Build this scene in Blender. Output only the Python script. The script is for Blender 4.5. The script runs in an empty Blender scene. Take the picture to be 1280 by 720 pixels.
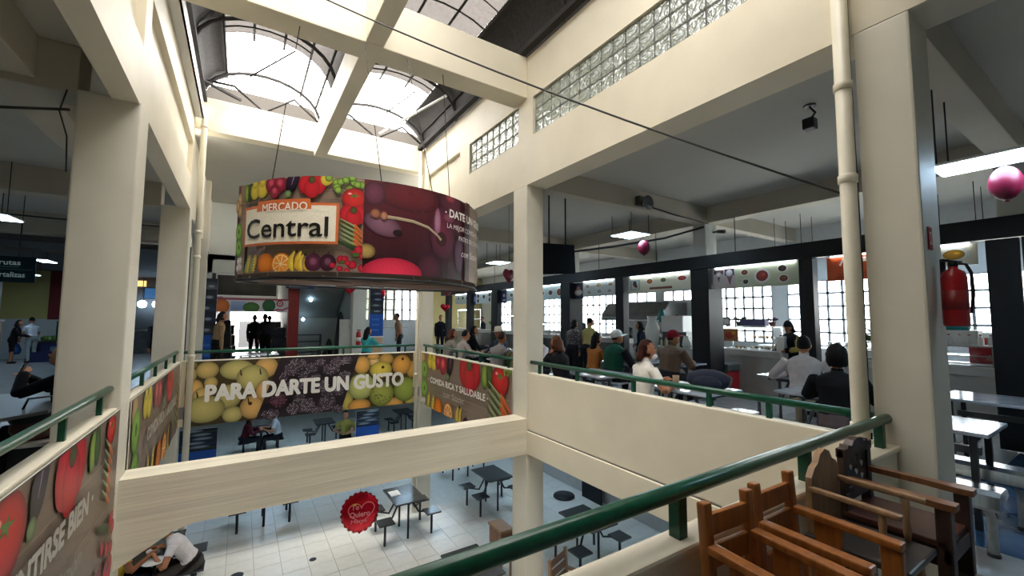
import bpy, bmesh, math, random
from mathutils import Vector, Matrix, kdtree
S = bpy.context.scene
C = S.collection
R = math.radians
PI = math.pi
random.seed(7)
ORD = ['first', 'second', 'third', 'fourth', 'fifth', 'sixth', 'seventh', 'eighth', 'ninth', 'tenth', 'eleventh', 'twelfth']

# ---------------------------------------------------------------- camera
cam_d = bpy.data.cameras.new('camera')
cam = bpy.data.objects.new('camera', cam_d)
C.objects.link(cam)
cam_d.sensor_width = 36.0
cam_d.lens = 14.75
cam_d.clip_start = 0.02
cam_d.clip_end = 400
cam.location = (0, 0, 1.6)
_yaw, _pitch, _roll = 0.570565, 0.0706565, 0.0047862
_F = Vector((math.sin(_yaw) * math.cos(_pitch), math.cos(_yaw) * math.cos(_pitch), math.sin(_pitch)))
_R = Vector((math.cos(_yaw), -math.sin(_yaw), 0))
_U = _R.cross(_F)
_R2 = _R * math.cos(_roll) + _U * math.sin(_roll)
_U2 = -_R * math.sin(_roll) + _U * math.cos(_roll)
cam.rotation_euler = Matrix((_R2, _U2, -_F)).transposed().to_euler()
S.camera = cam

# ---------------------------------------------------------------- sky and exposure
SKY = 12.0
world = bpy.data.worlds.new('sky')
S.world = world
world.use_nodes = True
wn = world.node_tree.nodes
wn.clear()
w_out = wn.new('ShaderNodeOutputWorld')
w_bg = wn.new('ShaderNodeBackground')
w_bg.inputs['Color'].default_value = (1.0, 0.985, 0.955, 1)
w_bg.inputs['Strength'].default_value = SKY
world.node_tree.links.new(w_bg.outputs[0], w_out.inputs[0])
sun_d = bpy.data.lights.new('sun', 'SUN')
sun_d.energy = 9.0
sun_d.angle = R(34)
sun_d.color = (1.0, 0.95, 0.86)
sun = bpy.data.objects.new('sun', sun_d)
C.objects.link(sun)
sun.rotation_euler = (R(14), R(-6), 0)
S.view_settings.view_transform = 'Standard'
S.view_settings.look = 'None'
S.view_settings.exposure = 0.60
S.view_settings.gamma = 1.0
S.view_settings.use_curve_mapping = False
S.cycles.max_bounces = 8
S.cycles.diffuse_bounces = 6
S.cycles.transparent_max_bounces = 16
S.cycles.sample_clamp_indirect = 6.0
S.cycles.caustics_reflective = False
S.cycles.caustics_refractive = False

# ---------------------------------------------------------------- materials
def srgb(r, g, b):
    f = lambda c: (c / 12.92 if c <= 0.04045 else ((c + 0.055) / 1.055) ** 2.4)
    return tuple(f(c / 255.0) for c in (r, g, b))
MATS = {}
def mat(name, col, rough=0.6, metal=0.0, var=0.0, scale=6.0, bump=0.0, bscale=40.0, emit=None, estr=0.0, spec=0.5, stretch=None):
    """principled material with procedural tone variation and fine relief"""
    m = bpy.data.materials.new(name)
    m.use_nodes = True
    nt = m.node_tree
    b = nt.nodes['Principled BSDF']
    b.inputs['Base Color'].default_value = (*col, 1)
    b.inputs['Roughness'].default_value = rough
    b.inputs['Metallic'].default_value = metal
    b.inputs['Specular IOR Level'].default_value = spec
    if emit:
        b.inputs['Emission Color'].default_value = (*emit, 1)
        b.inputs['Emission Strength'].default_value = estr
    if var or bump:
        tc = nt.nodes.new('ShaderNodeTexCoord')
        mp = nt.nodes.new('ShaderNodeMapping')
        if stretch:
            mp.inputs['Scale'].default_value = stretch
        nt.links.new(tc.outputs['Object'], mp.inputs[0])
    if var:
        n = nt.nodes.new('ShaderNodeTexNoise')
        n.inputs['Scale'].default_value = scale
        n.inputs['Detail'].default_value = 5
        nt.links.new(mp.outputs[0], n.inputs['Vector'])
        r = nt.nodes.new('ShaderNodeValToRGB')
        r.color_ramp.elements[0].position = 0.3
        r.color_ramp.elements[1].position = 0.7
        lo = tuple(c * (1 - var) for c in col)
        hi = tuple(min(1, c * (1 + var * 0.6)) for c in col)
        r.color_ramp.elements[0].color = (*lo, 1)
        r.color_ramp.elements[1].color = (*hi, 1)
        nt.links.new(n.outputs['Fac'], r.inputs[0])
        nt.links.new(r.outputs[0], b.inputs['Base Color'])
    if bump:
        n2 = nt.nodes.new('ShaderNodeTexNoise')
        n2.inputs['Scale'].default_value = bscale
        n2.inputs['Detail'].default_value = 3
        nt.links.new(mp.outputs[0], n2.inputs['Vector'])
        bp = nt.nodes.new('ShaderNodeBump')
        bp.inputs['Strength'].default_value = bump
        bp.inputs['Distance'].default_value = 0.01
        nt.links.new(n2.outputs['Fac'], bp.inputs['Height'])
        nt.links.new(bp.outputs[0], b.inputs['Normal'])
    MATS[name] = m
    return m

def clear_mat(name, tint, gloss=0.08, rough=0.03):
    m = bpy.data.materials.new(name)
    m.use_nodes = True
    nt = m.node_tree
    nt.nodes.clear()
    o = nt.nodes.new('ShaderNodeOutputMaterial')
    t = nt.nodes.new('ShaderNodeBsdfTransparent')
    t.inputs[0].default_value = (*tint, 1)
    g = nt.nodes.new('ShaderNodeBsdfGlossy')
    g.inputs['Roughness'].default_value = rough
    x = nt.nodes.new('ShaderNodeMixShader')
    x.inputs[0].default_value = gloss
    nt.links.new(t.outputs[0], x.inputs[1])
    nt.links.new(g.outputs[0], x.inputs[2])
    nt.links.new(x.outputs[0], o.inputs[0])
    MATS[name] = m
    return m

def sheet_mat(name, col, thru, nscale=14.0, dirt=0.5):
    """dusty translucent roofing: part of the daylight passes, dust blots hold it back"""
    m = bpy.data.materials.new(name)
    m.use_nodes = True
    nt = m.node_tree
    nt.nodes.clear()
    L = nt.links
    o = nt.nodes.new('ShaderNodeOutputMaterial')
    t = nt.nodes.new('ShaderNodeBsdfTransparent')
    d = nt.nodes.new('ShaderNodeBsdfDiffuse')
    tl = nt.nodes.new('ShaderNodeBsdfTranslucent')
    d.inputs[0].default_value = (*col, 1)
    tl.inputs[0].default_value = (*col, 1)
    tc = nt.nodes.new('ShaderNodeTexCoord')
    n = nt.nodes.new('ShaderNodeTexNoise')
    n.inputs['Scale'].default_value = nscale
    n.inputs['Detail'].default_value = 6
    L.new(tc.outputs['Object'], n.inputs['Vector'])
    r = nt.nodes.new('ShaderNodeValToRGB')
    r.color_ramp.elements[0].position = 0.35
    r.color_ramp.elements[1].position = 0.65
    r.color_ramp.elements[0].color = (thru * (1 - dirt),) * 3 + (1,)
    r.color_ramp.elements[1].color = (min(1, thru * (1 + dirt * 0.5)),) * 3 + (1,)
    L.new(n.outputs['Fac'], r.inputs[0])
    L.new(r.outputs[0], t.inputs[0])
    a = nt.nodes.new('ShaderNodeMixShader')
    a.inputs[0].default_value = 0.5
    L.new(d.outputs[0], a.inputs[1])
    L.new(tl.outputs[0], a.inputs[2])
    x = nt.nodes.new('ShaderNodeMixShader')
    x.inputs[0].default_value = min(0.95, thru)
    L.new(a.outputs[0], x.inputs[1])
    L.new(t.outputs[0], x.inputs[2])
    L.new(x.outputs[0], o.inputs[0])
    MATS[name] = m
    return m

cream = mat('cream_paint', (0.75, 0.685, 0.545), 0.55, var=0.07, scale=1.6, bump=0.12, bscale=9)
cream_col = mat('cream_column_paint', (0.72, 0.68, 0.575), 0.5, var=0.06, scale=2.5, bump=0.1, bscale=12)
cream_beam = mat('cream_streaked_concrete', (0.74, 0.68, 0.55), 0.6, var=0.13, scale=2.6, bump=0.35, bscale=6, stretch=(.22, 4, 7))
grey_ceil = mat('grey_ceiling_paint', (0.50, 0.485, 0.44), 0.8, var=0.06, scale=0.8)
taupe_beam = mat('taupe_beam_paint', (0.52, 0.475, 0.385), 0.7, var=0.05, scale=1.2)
pale_wall = mat('pale_wall_paint', (0.62, 0.64, 0.60), 0.7, var=0.05, scale=1.0)
upper_floor = mat('upper_floor_tile', (0.33, 0.34, 0.345), 0.24, var=0.12, scale=3.0)
tile_m = mat('pale_floor_tile', (0.82, 0.80, 0.74), 0.26, var=0.06, scale=9.0)
grout_m = mat('grout', (0.42, 0.40, 0.35), 0.8)
rail_green = mat('green_rail_paint', srgb(14, 78, 56), 0.28, var=0.25, scale=30)
white_pipe = mat('white_pipe_paint', (0.72, 0.67, 0.54), 0.4, var=0.05, scale=4)
dark_metal = mat('dark_metal', (0.02, 0.022, 0.026), 0.4, 0.3)
black_paint = mat('black_frame_paint', (0.007, 0.008, 0.011), 0.42, spec=.3)
steel = mat('brushed_steel', (0.62, 0.64, 0.66), 0.2, 1.0, var=0.15, scale=3, stretch=(1, 20, 1))
grey_steel = mat('grey_painted_steel', (0.10, 0.105, 0.11), 0.45, 0.4)
dark_top = mat('dark_table_laminate', (0.055, 0.058, 0.06), 0.22)
white_plastic = mat('white_plastic', (0.75, 0.75, 0.74), 0.35)
black_plastic = mat('black_plastic', (0.015, 0.015, 0.017), 0.4)
red_paint = mat('red_paint', (0.42, 0.012, 0.02), 0.3)
wire_m = mat('dark_wire', (0.02, 0.018, 0.016), 0.6)
led_m = mat('led_panel_glow', (0.9, 0.95, 1.0), 0.4, emit=(0.55, 0.78, 1.0), estr=17.0)
glass = clear_mat('clear_glass', (0.93, 0.96, 0.97), 0.06)
sheet_mid = sheet_mat('hazy_roof_sheet', (0.10, 0.095, 0.09), 0.58, 7, 0.25)
black_matte = mat('black_matte', (.004, .004, .005), .85, spec=.1)
blue_floor = mat('blue_floor_paint', (.035, .085, .17), .2, var=.25, scale=5)
truss_m = mat('roof_truss_steel', (0.04, 0.037, 0.036), 0.8, 0.0, spec=.1)
sheet_dusty = sheet_mat('dusty_translucent_sheet', (0.05, 0.045, 0.042), 0.075, 26, 0.9)
sheet_dark = mat('dirty_corrugated_sheet', (0.022, 0.018, 0.017), 0.8, var=0.6, scale=18)
sheet_clear = sheet_mat('clear_roof_sheet', (0.85, 0.86, 0.86), 0.86, 5, 0.06)

# ---------------------------------------------------------------- mesh helpers
class MB:
    """collects shapes, then links them as ONE mesh object"""
    def __init__(s):
        s.bm = bmesh.new()
        s.mi = 0
    def _add(s, vs, fs, smooth=False):
        v = [s.bm.verts.new(p) for p in vs]
        out = []
        for f in fs:
            try:
                q = s.bm.faces.new([v[i] for i in f])
            except ValueError:
                continue
            q.material_index = s.mi
            q.smooth = smooth
            out.append(q)
        return v, out
    def box(s, a, b, bev=0.0, M=None):
        x0, y0, z0 = (min(a[i], b[i]) for i in range(3))
        x1, y1, z1 = (max(a[i], b[i]) for i in range(3))
        vs = [Vector(p) for p in ((x0,y0,z0),(x1,y0,z0),(x1,y1,z0),(x0,y1,z0),(x0,y0,z1),(x1,y0,z1),(x1,y1,z1),(x0,y1,z1))]
        if M is not None:
            vs = [M @ p for p in vs]
        v, f = s._add(vs, [(0,3,2,1),(4,5,6,7),(0,1,5,4),(1,2,6,5),(2,3,7,6),(3,0,4,7)])
        if bev:
            ed = list({e for q in f for e in q.edges})
            r = bmesh.ops.bevel(s.bm, geom=ed, offset=bev, segments=2, affect='EDGES', profile=0.6)
            for q in r['faces']:
                q.material_index = s.mi
        return s
    def bar(s, p, q, w, h, up=(0, 0, 1), bev=0.0):
        """box beam from p to q, width w across, height h along up"""
        p, q = Vector(p), Vector(q)
        d = (q - p)
        L = d.length
        d.normalize()
        u = Vector(up)
        sx = d.cross(u)
        if sx.length < 1e-4:
            sx = d.cross(Vector((1, 0, 0)))
        sx.normalize()
        u = sx.cross(d).normalized()
        M = Matrix.Translation(p) @ Matrix((sx, d, u)).transposed().to_4x4()
        return s.box((-w/2, 0, -h/2), (w/2, L, h/2), bev, M)
    def tube(s, pts, r, n=8, caps=True, smooth=True):
        pts = [Vector(p) for p in pts]
        rs = r if isinstance(r, (list, tuple)) else [r] * len(pts)
        rings = []
        ref = None
        for i, p in enumerate(pts):
            d = (pts[min(i+1, len(pts)-1)] - pts[max(i-1, 0)]).normalized()
            if ref is None:
                ref = d.orthogonal().normalized()
            a = (ref - d * ref.dot(d))
            a = a.normalized() if a.length > 1e-5 else d.orthogonal().normalized()
            ref = a
            b = d.cross(a)
            rings.append([p + (a * math.cos(2*PI*k/n) + b * math.sin(2*PI*k/n)) * rs[i] for k in range(n)])
        vs = [p for g in rings for p in g]
        fs = []
        for i in range(len(pts) - 1):
            for k in range(n):
                k2 = (k + 1) % n
                fs.append((i*n + k, i*n + k2, (i+1)*n + k2, (i+1)*n + k))
        v, f = s._add(vs, fs, smooth)
        if caps:
            for g, flip in ((v[:n], True), (v[-n:], False)):
                try:
                    q = s.bm.faces.new(list(reversed(g)) if flip else g)
                    q.material_index = s.mi
                except ValueError:
                    pass
        return s
    def cyl(s, p, q, r, n=12, r2=None):
        return s.tube([p, q], [r, r if r2 is None else r2], n)
    def lathe(s, prof, o=(0, 0, 0), n=16, M=None, smooth=True):
        """profile of (radius, z) turned about the z axis through o"""
        o = Vector(o)
        vs, fs = [], []
        for (r, z) in prof:
            for k in range(n):
                p = o + Vector((r * math.cos(2*PI*k/n), r * math.sin(2*PI*k/n), z))
                vs.append(M @ p if M is not None else p)
        for i in range(len(prof) - 1):
            for k in range(n):
                k2 = (k + 1) % n
                fs.append((i*n + k, i*n + k2, (i+1)*n + k2, (i+1)*n + k))
        v, f = s._add(vs, fs, smooth)
        for g, flip, r in ((v[:n], True, prof[0][0]), (v[-n:], False, prof[-1][0])):
            if r > 1e-5:
                q = s.bm.faces.new(list(reversed(g)) if flip else g)
                q.material_index = s.mi
        return s
    def ball(s, c, r, n=10, m=7, M=None):
        rx, ry, rz = (r, r, r) if not isinstance(r, (tuple, list)) else r
        vs, fs = [], []
        for i in range(m + 1):
            t = PI * i / m
            for k in range(n):
                p = Vector((rx * math.sin(t) * math.cos(2*PI*k/n), ry * math.sin(t) * math.sin(2*PI*k/n), rz * math.cos(t)))
                if M is not None:
                    p = M @ p
                vs.append(Vector(c) + p)
        for i in range(m):
            for k in range(n):
                k2 = (k + 1) % n
                fs.append((i*n + k, (i+1)*n + k, (i+1)*n + k2, i*n + k2))
        v, f = s._add(vs, fs, True)
        bmesh.ops.remove_doubles(s.bm, verts=v[:n] + v[-n:], dist=1e-6)
        return s
    def prism(s, poly, z0, z1, M=None, bev=0.0):
        """closed 2-D outline extruded from z0 to z1 (in the frame M)"""
        n = len(poly)
        vs = [Vector((x, y, z0)) for x, y in poly] + [Vector((x, y, z1)) for x, y in poly]
        if M is not None:
            vs = [M @ p for p in vs]
        fs = [tuple(reversed(range(n))), tuple(range(n, 2*n))] + [(i, (i+1) % n, n + (i+1) % n, n + i) for i in range(n)]
        s._add(vs, fs)
        return s
    def quad(s, *p):
        s._add([Vector(x) for x in p], [tuple(range(len(p)))])
        return s
    def build(s, name, m, parent=None, loc=None, recalc=True):
        if recalc:
            bmesh.ops.recalc_face_normals(s.bm, faces=s.bm.faces[:])
        me = bpy.data.meshes.new(name)
        s.bm.to_mesh(me)
        s.bm.free()
        for x in (m if isinstance(m, (list, tuple)) else [m]):
            me.materials.append(x)
        o = bpy.data.objects.new(name, me)
        C.objects.link(o)
        if parent is not None:
            o.parent = parent
        if loc is not None:
            o.location = loc
        return o

def tag(o, label, cat, group=None, kind=None):
    o['label'] = label
    o['category'] = cat
    if group:
        o['group'] = group
    if kind:
        o['kind'] = kind
    return o
def thing(name, label, cat, loc=(0, 0, 0), rz=0.0, group=None):
    o = bpy.data.objects.new(name, None)
    o.empty_display_size = 0.1
    C.objects.link(o)
    o.location = loc
    o.rotation_euler = (0, 0, rz)
    return tag(o, label, cat, group)
def structure(o, label, cat):
    o['kind'] = 'structure'
    return tag(o, label, cat)
def dup(root, loc, rz, label, group=None):
    """a copy of a thing with copies of its parts and sub-parts"""
    r = root.copy()
    C.objects.link(r)
    r.location = loc
    r.rotation_euler = (0, 0, rz)
    r['label'] = label
    if group:
        r['group'] = group
    for ch in list(root.children):
        c = ch.copy()
        C.objects.link(c)
        c.parent = r
        for g in list(ch.children):
            d = g.copy()
            C.objects.link(d)
            d.parent = c
    return r

# ---------------------------------------------------------------- flat print helper
_fonts = {}
def text_tris(body, size=1.0, bold=0.0, shear=0.0):
    """glyph outlines of a line of text as triangles; returns verts, faces, width"""
    cu = bpy.data.curves.new('lettering', 'FONT')
    cu.body = body
    cu.size = size
    cu.offset = bold
    cu.shear = shear
    cu.resolution_u = 3
    ob = bpy.data.objects.new('lettering', cu)
    C.objects.link(ob)
    dg = bpy.context.evaluated_depsgraph_get()
    me = ob.evaluated_get(dg).to_mesh()
    vs = [(v.co.x, v.co.y) for v in me.vertices]
    fs = [tuple(p.vertices) for p in me.polygons]
    ob.evaluated_get(dg).to_mesh_clear()
    bpy.data.objects.remove(ob)
    bpy.data.curves.remove(cu)
    if vs:
        x0 = min(v[0] for v in vs)
        vs = [(x - x0, y) for x, y in vs]
    return vs, fs, (max(v[0] for v in vs) if vs else 0)

def vcol_mat(name, rough=0.45, grain=0.0, spec=0.4, gscale=40):
    m = bpy.data.materials.new(name)
    m.use_nodes = True
    nt = m.node_tree
    b = nt.nodes['Principled BSDF']
    b.inputs['Roughness'].default_value = rough
    b.inputs['Specular IOR Level'].default_value = spec
    a = nt.nodes.new('ShaderNodeAttribute')
    a.attribute_name = 'ink'
    if grain:
        tc = nt.nodes.new('ShaderNodeTexCoord')
        n = nt.nodes.new('ShaderNodeTexNoise')
        n.inputs['Scale'].default_value = gscale
        n.inputs['Detail'].default_value = 4
        nt.links.new(tc.outputs['Object'], n.inputs['Vector'])
        mr = nt.nodes.new('ShaderNodeMapRange')
        mr.inputs['From Min'].default_value = 0.3
        mr.inputs['From Max'].default_value = 0.7
        mr.inputs['To Min'].default_value = 1 - grain
        mr.inputs['To Max'].default_value = 1 + grain
        nt.links.new(n.outputs['Fac'], mr.inputs['Value'])
        mx = nt.nodes.new('ShaderNodeVectorMath')
        mx.operation = 'SCALE'
        nt.links.new(a.outputs['Color'], mx.inputs[0])
        nt.links.new(mr.outputs[0], mx.inputs['Scale'])
        nt.links.new(mx.outputs[0], b.inputs['Base Color'])
    else:
        nt.links.new(a.outputs['Color'], b.inputs['Base Color'])
    MATS[name] = m
    return m
print_ink = vcol_mat('print_ink', 0.4, 0.06, 0.4, 60)

class Print:
    """flat print: coloured shapes laid on a surface by fn(u, v, lift) -> point, each layer a hair above the last"""
    def __init__(s, fn, step=0.00025):
        s.fn, s.step, s.k = fn, step, 0
        s.vs, s.cs, s.fs = [], [], []
        s.clip = None
    def _put(s, pts, cols, faces):
        s.k += 1
        b = len(s.vs)
        cl = s.clip
        for (u, v), c in zip(pts, cols):
            if cl:
                u = min(max(u, cl[0]), cl[2]); v = min(max(v, cl[1]), cl[3])
            s.vs.append(s.fn(u, v, 0.001 + s.k * s.step))
            s.cs.append(c)
        s.fs += [tuple(b + i for i in f) for f in faces]
    def rect(s, u0, v0, u1, v1, c, c2=None, n=1, m=1):
        """c at v0, c2 at v1"""
        c2 = c2 or c
        pts, cols, fs = [], [], []
        for j in range(m + 1):
            for i in range(n + 1):
                pts.append((u0 + (u1-u0) * i / n, v0 + (v1-v0) * j / m))
                cols.append(tuple(c[q] + (c2[q]-c[q]) * j / m for q in range(3)))
        for j in range(m):
            for i in range(n):
                a = j * (n+1) + i
                fs.append((a, a+1, a+n+2, a+n+1))
        s._put(pts, cols, fs)
    def poly(s, pts, c):
        s._put(pts, [c] * len(pts), [tuple(range(len(pts)))])
    def ell(s, u, v, a, b, c, rim=None, rot=0.0, n=14, off=(-0.25, 0.25), pow=1.0):
        """ellipse, c in the middle (shifted towards off), rim colour at the edge"""
        rim = rim or tuple(x * 0.55 for x in c)
        ca, sa = math.cos(rot), math.sin(rot)
        pts = [(u + off[0]*a*0.7, v + off[1]*b*0.7)]
        cols = [c]
        rings = ((.25, .1), (.5, .25), (.75, .5), (1.0, 1.0)) if max(a, b) > .11 else ((0.6, 0.35 * pow), (1.0, 1.0))
        if max(a, b) > .11:
            n = max(n, 22)
        for ring, t in rings:
            for k in range(n):
                x, y = a * ring * math.cos(2*PI*k/n), b * ring * math.sin(2*PI*k/n)
                x += off[0]*a*0.35*(1-ring); y += off[1]*b*0.35*(1-ring)
                pts.append((u + x*ca - y*sa, v + x*sa + y*ca))
                cols.append(tuple(c[q] + (rim[q]-c[q]) * t for q in range(3)))
        fs = [(0, 1+k, 1+(k+1) % n) for k in range(n)]
        for j in range(len(rings) - 1):
            o = 1 + j * n
            fs += [(o+k, o+n+k, o+n+(k+1) % n, o+(k+1) % n) for k in range(n)]
        s._put(pts, cols, fs)
    def stroke(s, pts, w, c, c2=None):
        """ribbon along pts; w may be a list"""
        ws = w if isinstance(w, (list, tuple)) else [w] * len(pts)
        out = []
        for i, p in enumerate(pts):
            a, b = pts[max(0, i-1)], pts[min(len(pts)-1, i+1)]
            dx, dy = b[0]-a[0], b[1]-a[1]
            L = math.hypot(dx, dy) or 1
            nx, ny = -dy/L*ws[i]/2, dx/L*ws[i]/2
            out += [(p[0]+nx, p[1]+ny), (p[0]-nx, p[1]-ny)]
        n = len(pts)
        cols = []
        for i in range(n):
            cols += [c, c2 or c]
        s._put(out, cols, [(2*i, 2*i+1, 2*i+3, 2*i+2) for i in range(n-1)])
    def text(s, body, u, v, h, c, bold=0.0, shear=0.0, align='L', rot=0.0, width=None, sx=1.0):
        """h = cap height; width squeezes the line to that length"""
        vs, fs, w = text_tris(body, h / 0.70, 0.0, shear)
        if not vs:
            return
        k = sx if width is None else width / w
        w *= k
        o = {'L': 0, 'C': -w/2, 'R': -w}[align]
        ca, sa = math.cos(rot), math.sin(rot)
        offs = [(0, 0)]
        if bold:
            offs += [(bold * 1.6 * h * math.cos(q * PI / 4), bold * 1.6 * h * math.sin(q * PI / 4)) for q in range(8)]
        s.k += 4
        for dx, dy in offs:
            pts = []
            for x, y in vs:
                x = x * k + o
                pts.append((u + dx + x*ca - y*sa, v + dy + x*sa + y*ca))
            s._put(pts, [c] * len(pts), fs)
            s.k -= .5
    def build(s, name, parent=None, m=None, loc=None):
        me = bpy.data.meshes.new(name)
        me.from_pydata([tuple(p) for p in s.vs], [], s.fs)
        a = me.color_attributes.new('ink', 'FLOAT_COLOR', 'POINT')
        for i, c in enumerate(s.cs):
            a.data[i].color = (*c, 1)
        me.materials.append(m or print_ink)
        o = bpy.data.objects.new(name, me)
        C.objects.link(o)
        if parent is not None:
            o.parent = parent
        if loc is not None:
            o.location = loc
        return o
# ================================================================ SETTING
LZ = -2.75                                      # lower floor
def sbox(name, a, b, m, label, cat, bev=0.0):
    return structure(MB().box(a, b, bev).build(name, m), label, cat)

# ---- upper floor: four slabs around the void
f = MB()
for a, b in (((-14, -4, -.2), (12.2, .96, 0)), ((-14, .96, -.2), (-.86, 9.4, 0)), ((3.52, .96, -.2), (12.2, 9.4, 0)), ((-14, 9.4, -.2), (12.2, 26, 0))):
    f.box(a, b)
floor_up = structure(f.build('floor', [upper_floor, pale_wall]), 'grey tiled upper floor of the galleries around the open court', 'floor')
# floor tiles that can be told apart near the benches on the right gallery
tb = MB().box((-.247, -.247, 0), (.247, .247, .008), .002)
t0 = tb.build('tile', upper_floor, floor_up)
t0.location = (4.2, -.2, 0)
bt = None
k = 0
for i in range(9):
    for j in range(17):
        if i or j:
            t = t0.copy(); C.objects.link(t); t.parent = floor_up
            t.location = (4.2 + i * .5, -.2 + j * .5, random.uniform(-.001, .0008))
            if j < 3 and (i * 7 + j * 3) % 5 != 1:
                if bt is None:
                    bt = t.data.copy(); bt.materials.clear(); bt.materials.append(blue_floor)
                t.data = bt
for o in list(floor_up.children):
    x, y = o.location.x, o.location.y
    for (px, py) in ((8.2, 5.2),):
        if abs(x-px) < .5 and abs(y-py) < .5:
            bpy.data.objects.remove(o)
            break
# ---- lower floor with its pale tiles
lower = structure(MB().box((-9, -4, LZ - .3), (12.2, 24, LZ - .012)).build('floor_lower', grout_m), 'pale tiled floor of the lower food court seen through the void', 'floor')
tb = MB().box((-.2015, -.2015, -.012), (.2015, .2015, 0), .0015)
t0 = None
cand = []
for i in range(-18, 30):
    for j in range(-28, 38):
        x, y = .15 + .41 * i, 8.125 + .41 * j
        if -8.8 < x < 12 and -3.8 < y < 23.8:
            cand.append((x, y))
def tile_score(x, y):
    inside = (-.9 < x < 4.0 and 7.0 < y < 11.2) or (4.0 <= x < 7.6 and 5.2 < y < 9.4)
    return (0 if inside else 1, math.hypot(x, y))
cand.sort(key=lambda c: tile_score(*c))
tmesh = None
for n, (x, y) in enumerate(cand[:300]):
    if n == 0:
        t0 = tb.build('floor_tile', tile_m, lower)
        t = t0
    else:
        t = t0.copy(); C.objects.link(t); t.parent = lower
    t.location = (x, y, LZ + random.uniform(-.0015, .001))
rest = MB()
for x, y in cand[300:]:
    rest._add([Vector((x + a, y + b, LZ)) for a, b in ((-.2, -.2), (.2, -.2), (.2, .2), (-.2, .2))], [(0, 1, 2, 3)])
    rest._add([Vector((x + a, y + b, LZ - .012)) for a, b in ((-.203, -.203), (.203, -.203), (.203, .203), (-.203, .203))], [(0, 1, 2, 3)])
r_ = rest.build('floor_tile_field', tile_m, lower)
r_['kind'] = 'stuff'
# round drain covers
for i, (x, y, s_) in enumerate(((1.256, 8.54, .06), (.11, 8.70, .10))):
    d = MB().lathe([(s_, 0), (s_, .006), (s_ * .8, .008), (.001, .008)], n=16).build('drain_cover', dark_metal, loc=(x, y, LZ))
    tag(d, ('small' if i == 0 else 'larger') + ' round dark drain cover in the pale lower floor', 'drain cover')

# ---- slab edges and beams round the void, at the upper floor
sbox('beam', (3.5, 1.07, -.34), (3.86, 5.05, -.02), cream, 'cream edge beam below the plain right parapet', 'beam', .008)
sbox('beam', (3.5, 5.42, -.34), (3.86, 9.35, -.02), cream, 'cream edge beam behind the banner with the vegetable border', 'beam', .008)
sbox('beam', (-1.2, 1.05, -.34), (-.86, 4.93, -.0), cream, 'cream edge beam behind the nearest vegetable banner', 'beam', .008)
sbox('beam', (-1.2, 5.3, -.34), (-.86, 9.35, -.0), cream, 'cream edge beam below the left parapet past the column', 'beam', .008)
sbox('beam', (-.86, 9.42, -.34), (3.5, 9.75, 0), cream, 'cream edge beam behind the big fruit banner', 'beam', .008)
sbox('beam', (-.86, 1.06, -.34), (3.5, 1.3, -.02), cream, 'cream edge beam under the near parapet', 'beam', .008)
cb = MB()
cb.prism([(-.86, -.62), (-.86, .155), (3.5, .155), (3.5, -.34), (-.30, -.335), (-.45, -.37)], -5.05, -5.37, Matrix.Rotation(PI/2, 4, 'X'))
structure(cb.build('beam', cream_beam), 'thick cream beam crossing the open void at floor level', 'beam')

# ---- parapets
def parapet(a, b, label):
    return sbox('wall_parapet', a, b, cream, label, 'parapet', .012)
parapet((3.52, 1.07, -.02), (3.64, 5.06, .81), 'plain cream parapet along the right gallery')
parapet((3.52, 5.4, -.02), (3.64, 9.4, .81), 'cream parapet behind the healthy food banner')
parapet((-.98, -3.5, 0), (-.87, 4.94, .81), 'cream parapet of the left gallery nearest the viewer')
parapet((-.98, 5.29, 0), (-.87, 9.4, .81), 'cream parapet of the left gallery past the first column')
parapet((-.86, 9.42, 0), (3.5, 9.52, .81), 'cream parapet of the far gallery behind the fruit banner')
pp = MB()
pp.box((-.87, .965, -.34), (3.52, 1.045, .785), .004)
pp.mi = 0
pp.box((-.87, .945, .775), (3.52, 1.06, .81), .012)
structure(pp.build('wall_parapet', cream), 'cream parapet of the near gallery under the thick green rail', 'parapet')

# ---- columns
def column(x0, y0, x1, y1, z0, z1, label, m=None):
    return sbox('column', (x0, y0, z0), (x1, y1, z1), m or cream_col, label, 'column', .015)
column(3.5, .78, 3.87, 1.07, LZ, 3.58, 'broad cream column carrying the fire extinguisher')
column(3.5, 5.05, 3.8, 5.42, LZ, 3.58, 'slim cream column at the end of the crossing beam')
column(3.5, 9.35, 3.8, 9.72, LZ, 3.58, 'cream column in the far corner of the void')
column(-1.27, 4.93, -.85, 5.3, LZ, 3.54, 'cream column between the two left banners')
column(-1.27, 9.35, -.86, 9.72, LZ, 3.54, 'cream column by the white downpipe on the left')
column(-1.27, .7, -.87, 1.07, LZ, 3.54, 'cream column at the near left corner of the void')
column(8.02, 5.08, 8.42, 5.36, 2.89, 3.62, 'grey cream column rising above the black stall header', pale_wall)
column(8.02, .8, 8.42, 1.1, 2.89, 3.62, 'cream column near the dark stall shutters', pale_wall)
column(8.02, 9.4, 8.42, 9.72, 2.89, 3.62, 'far cream column in front of the stalls', pale_wall)
column(-5.6, 5.0, -5.25, 5.35, 0, 3.54, 'inner column of the left gallery')

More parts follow.
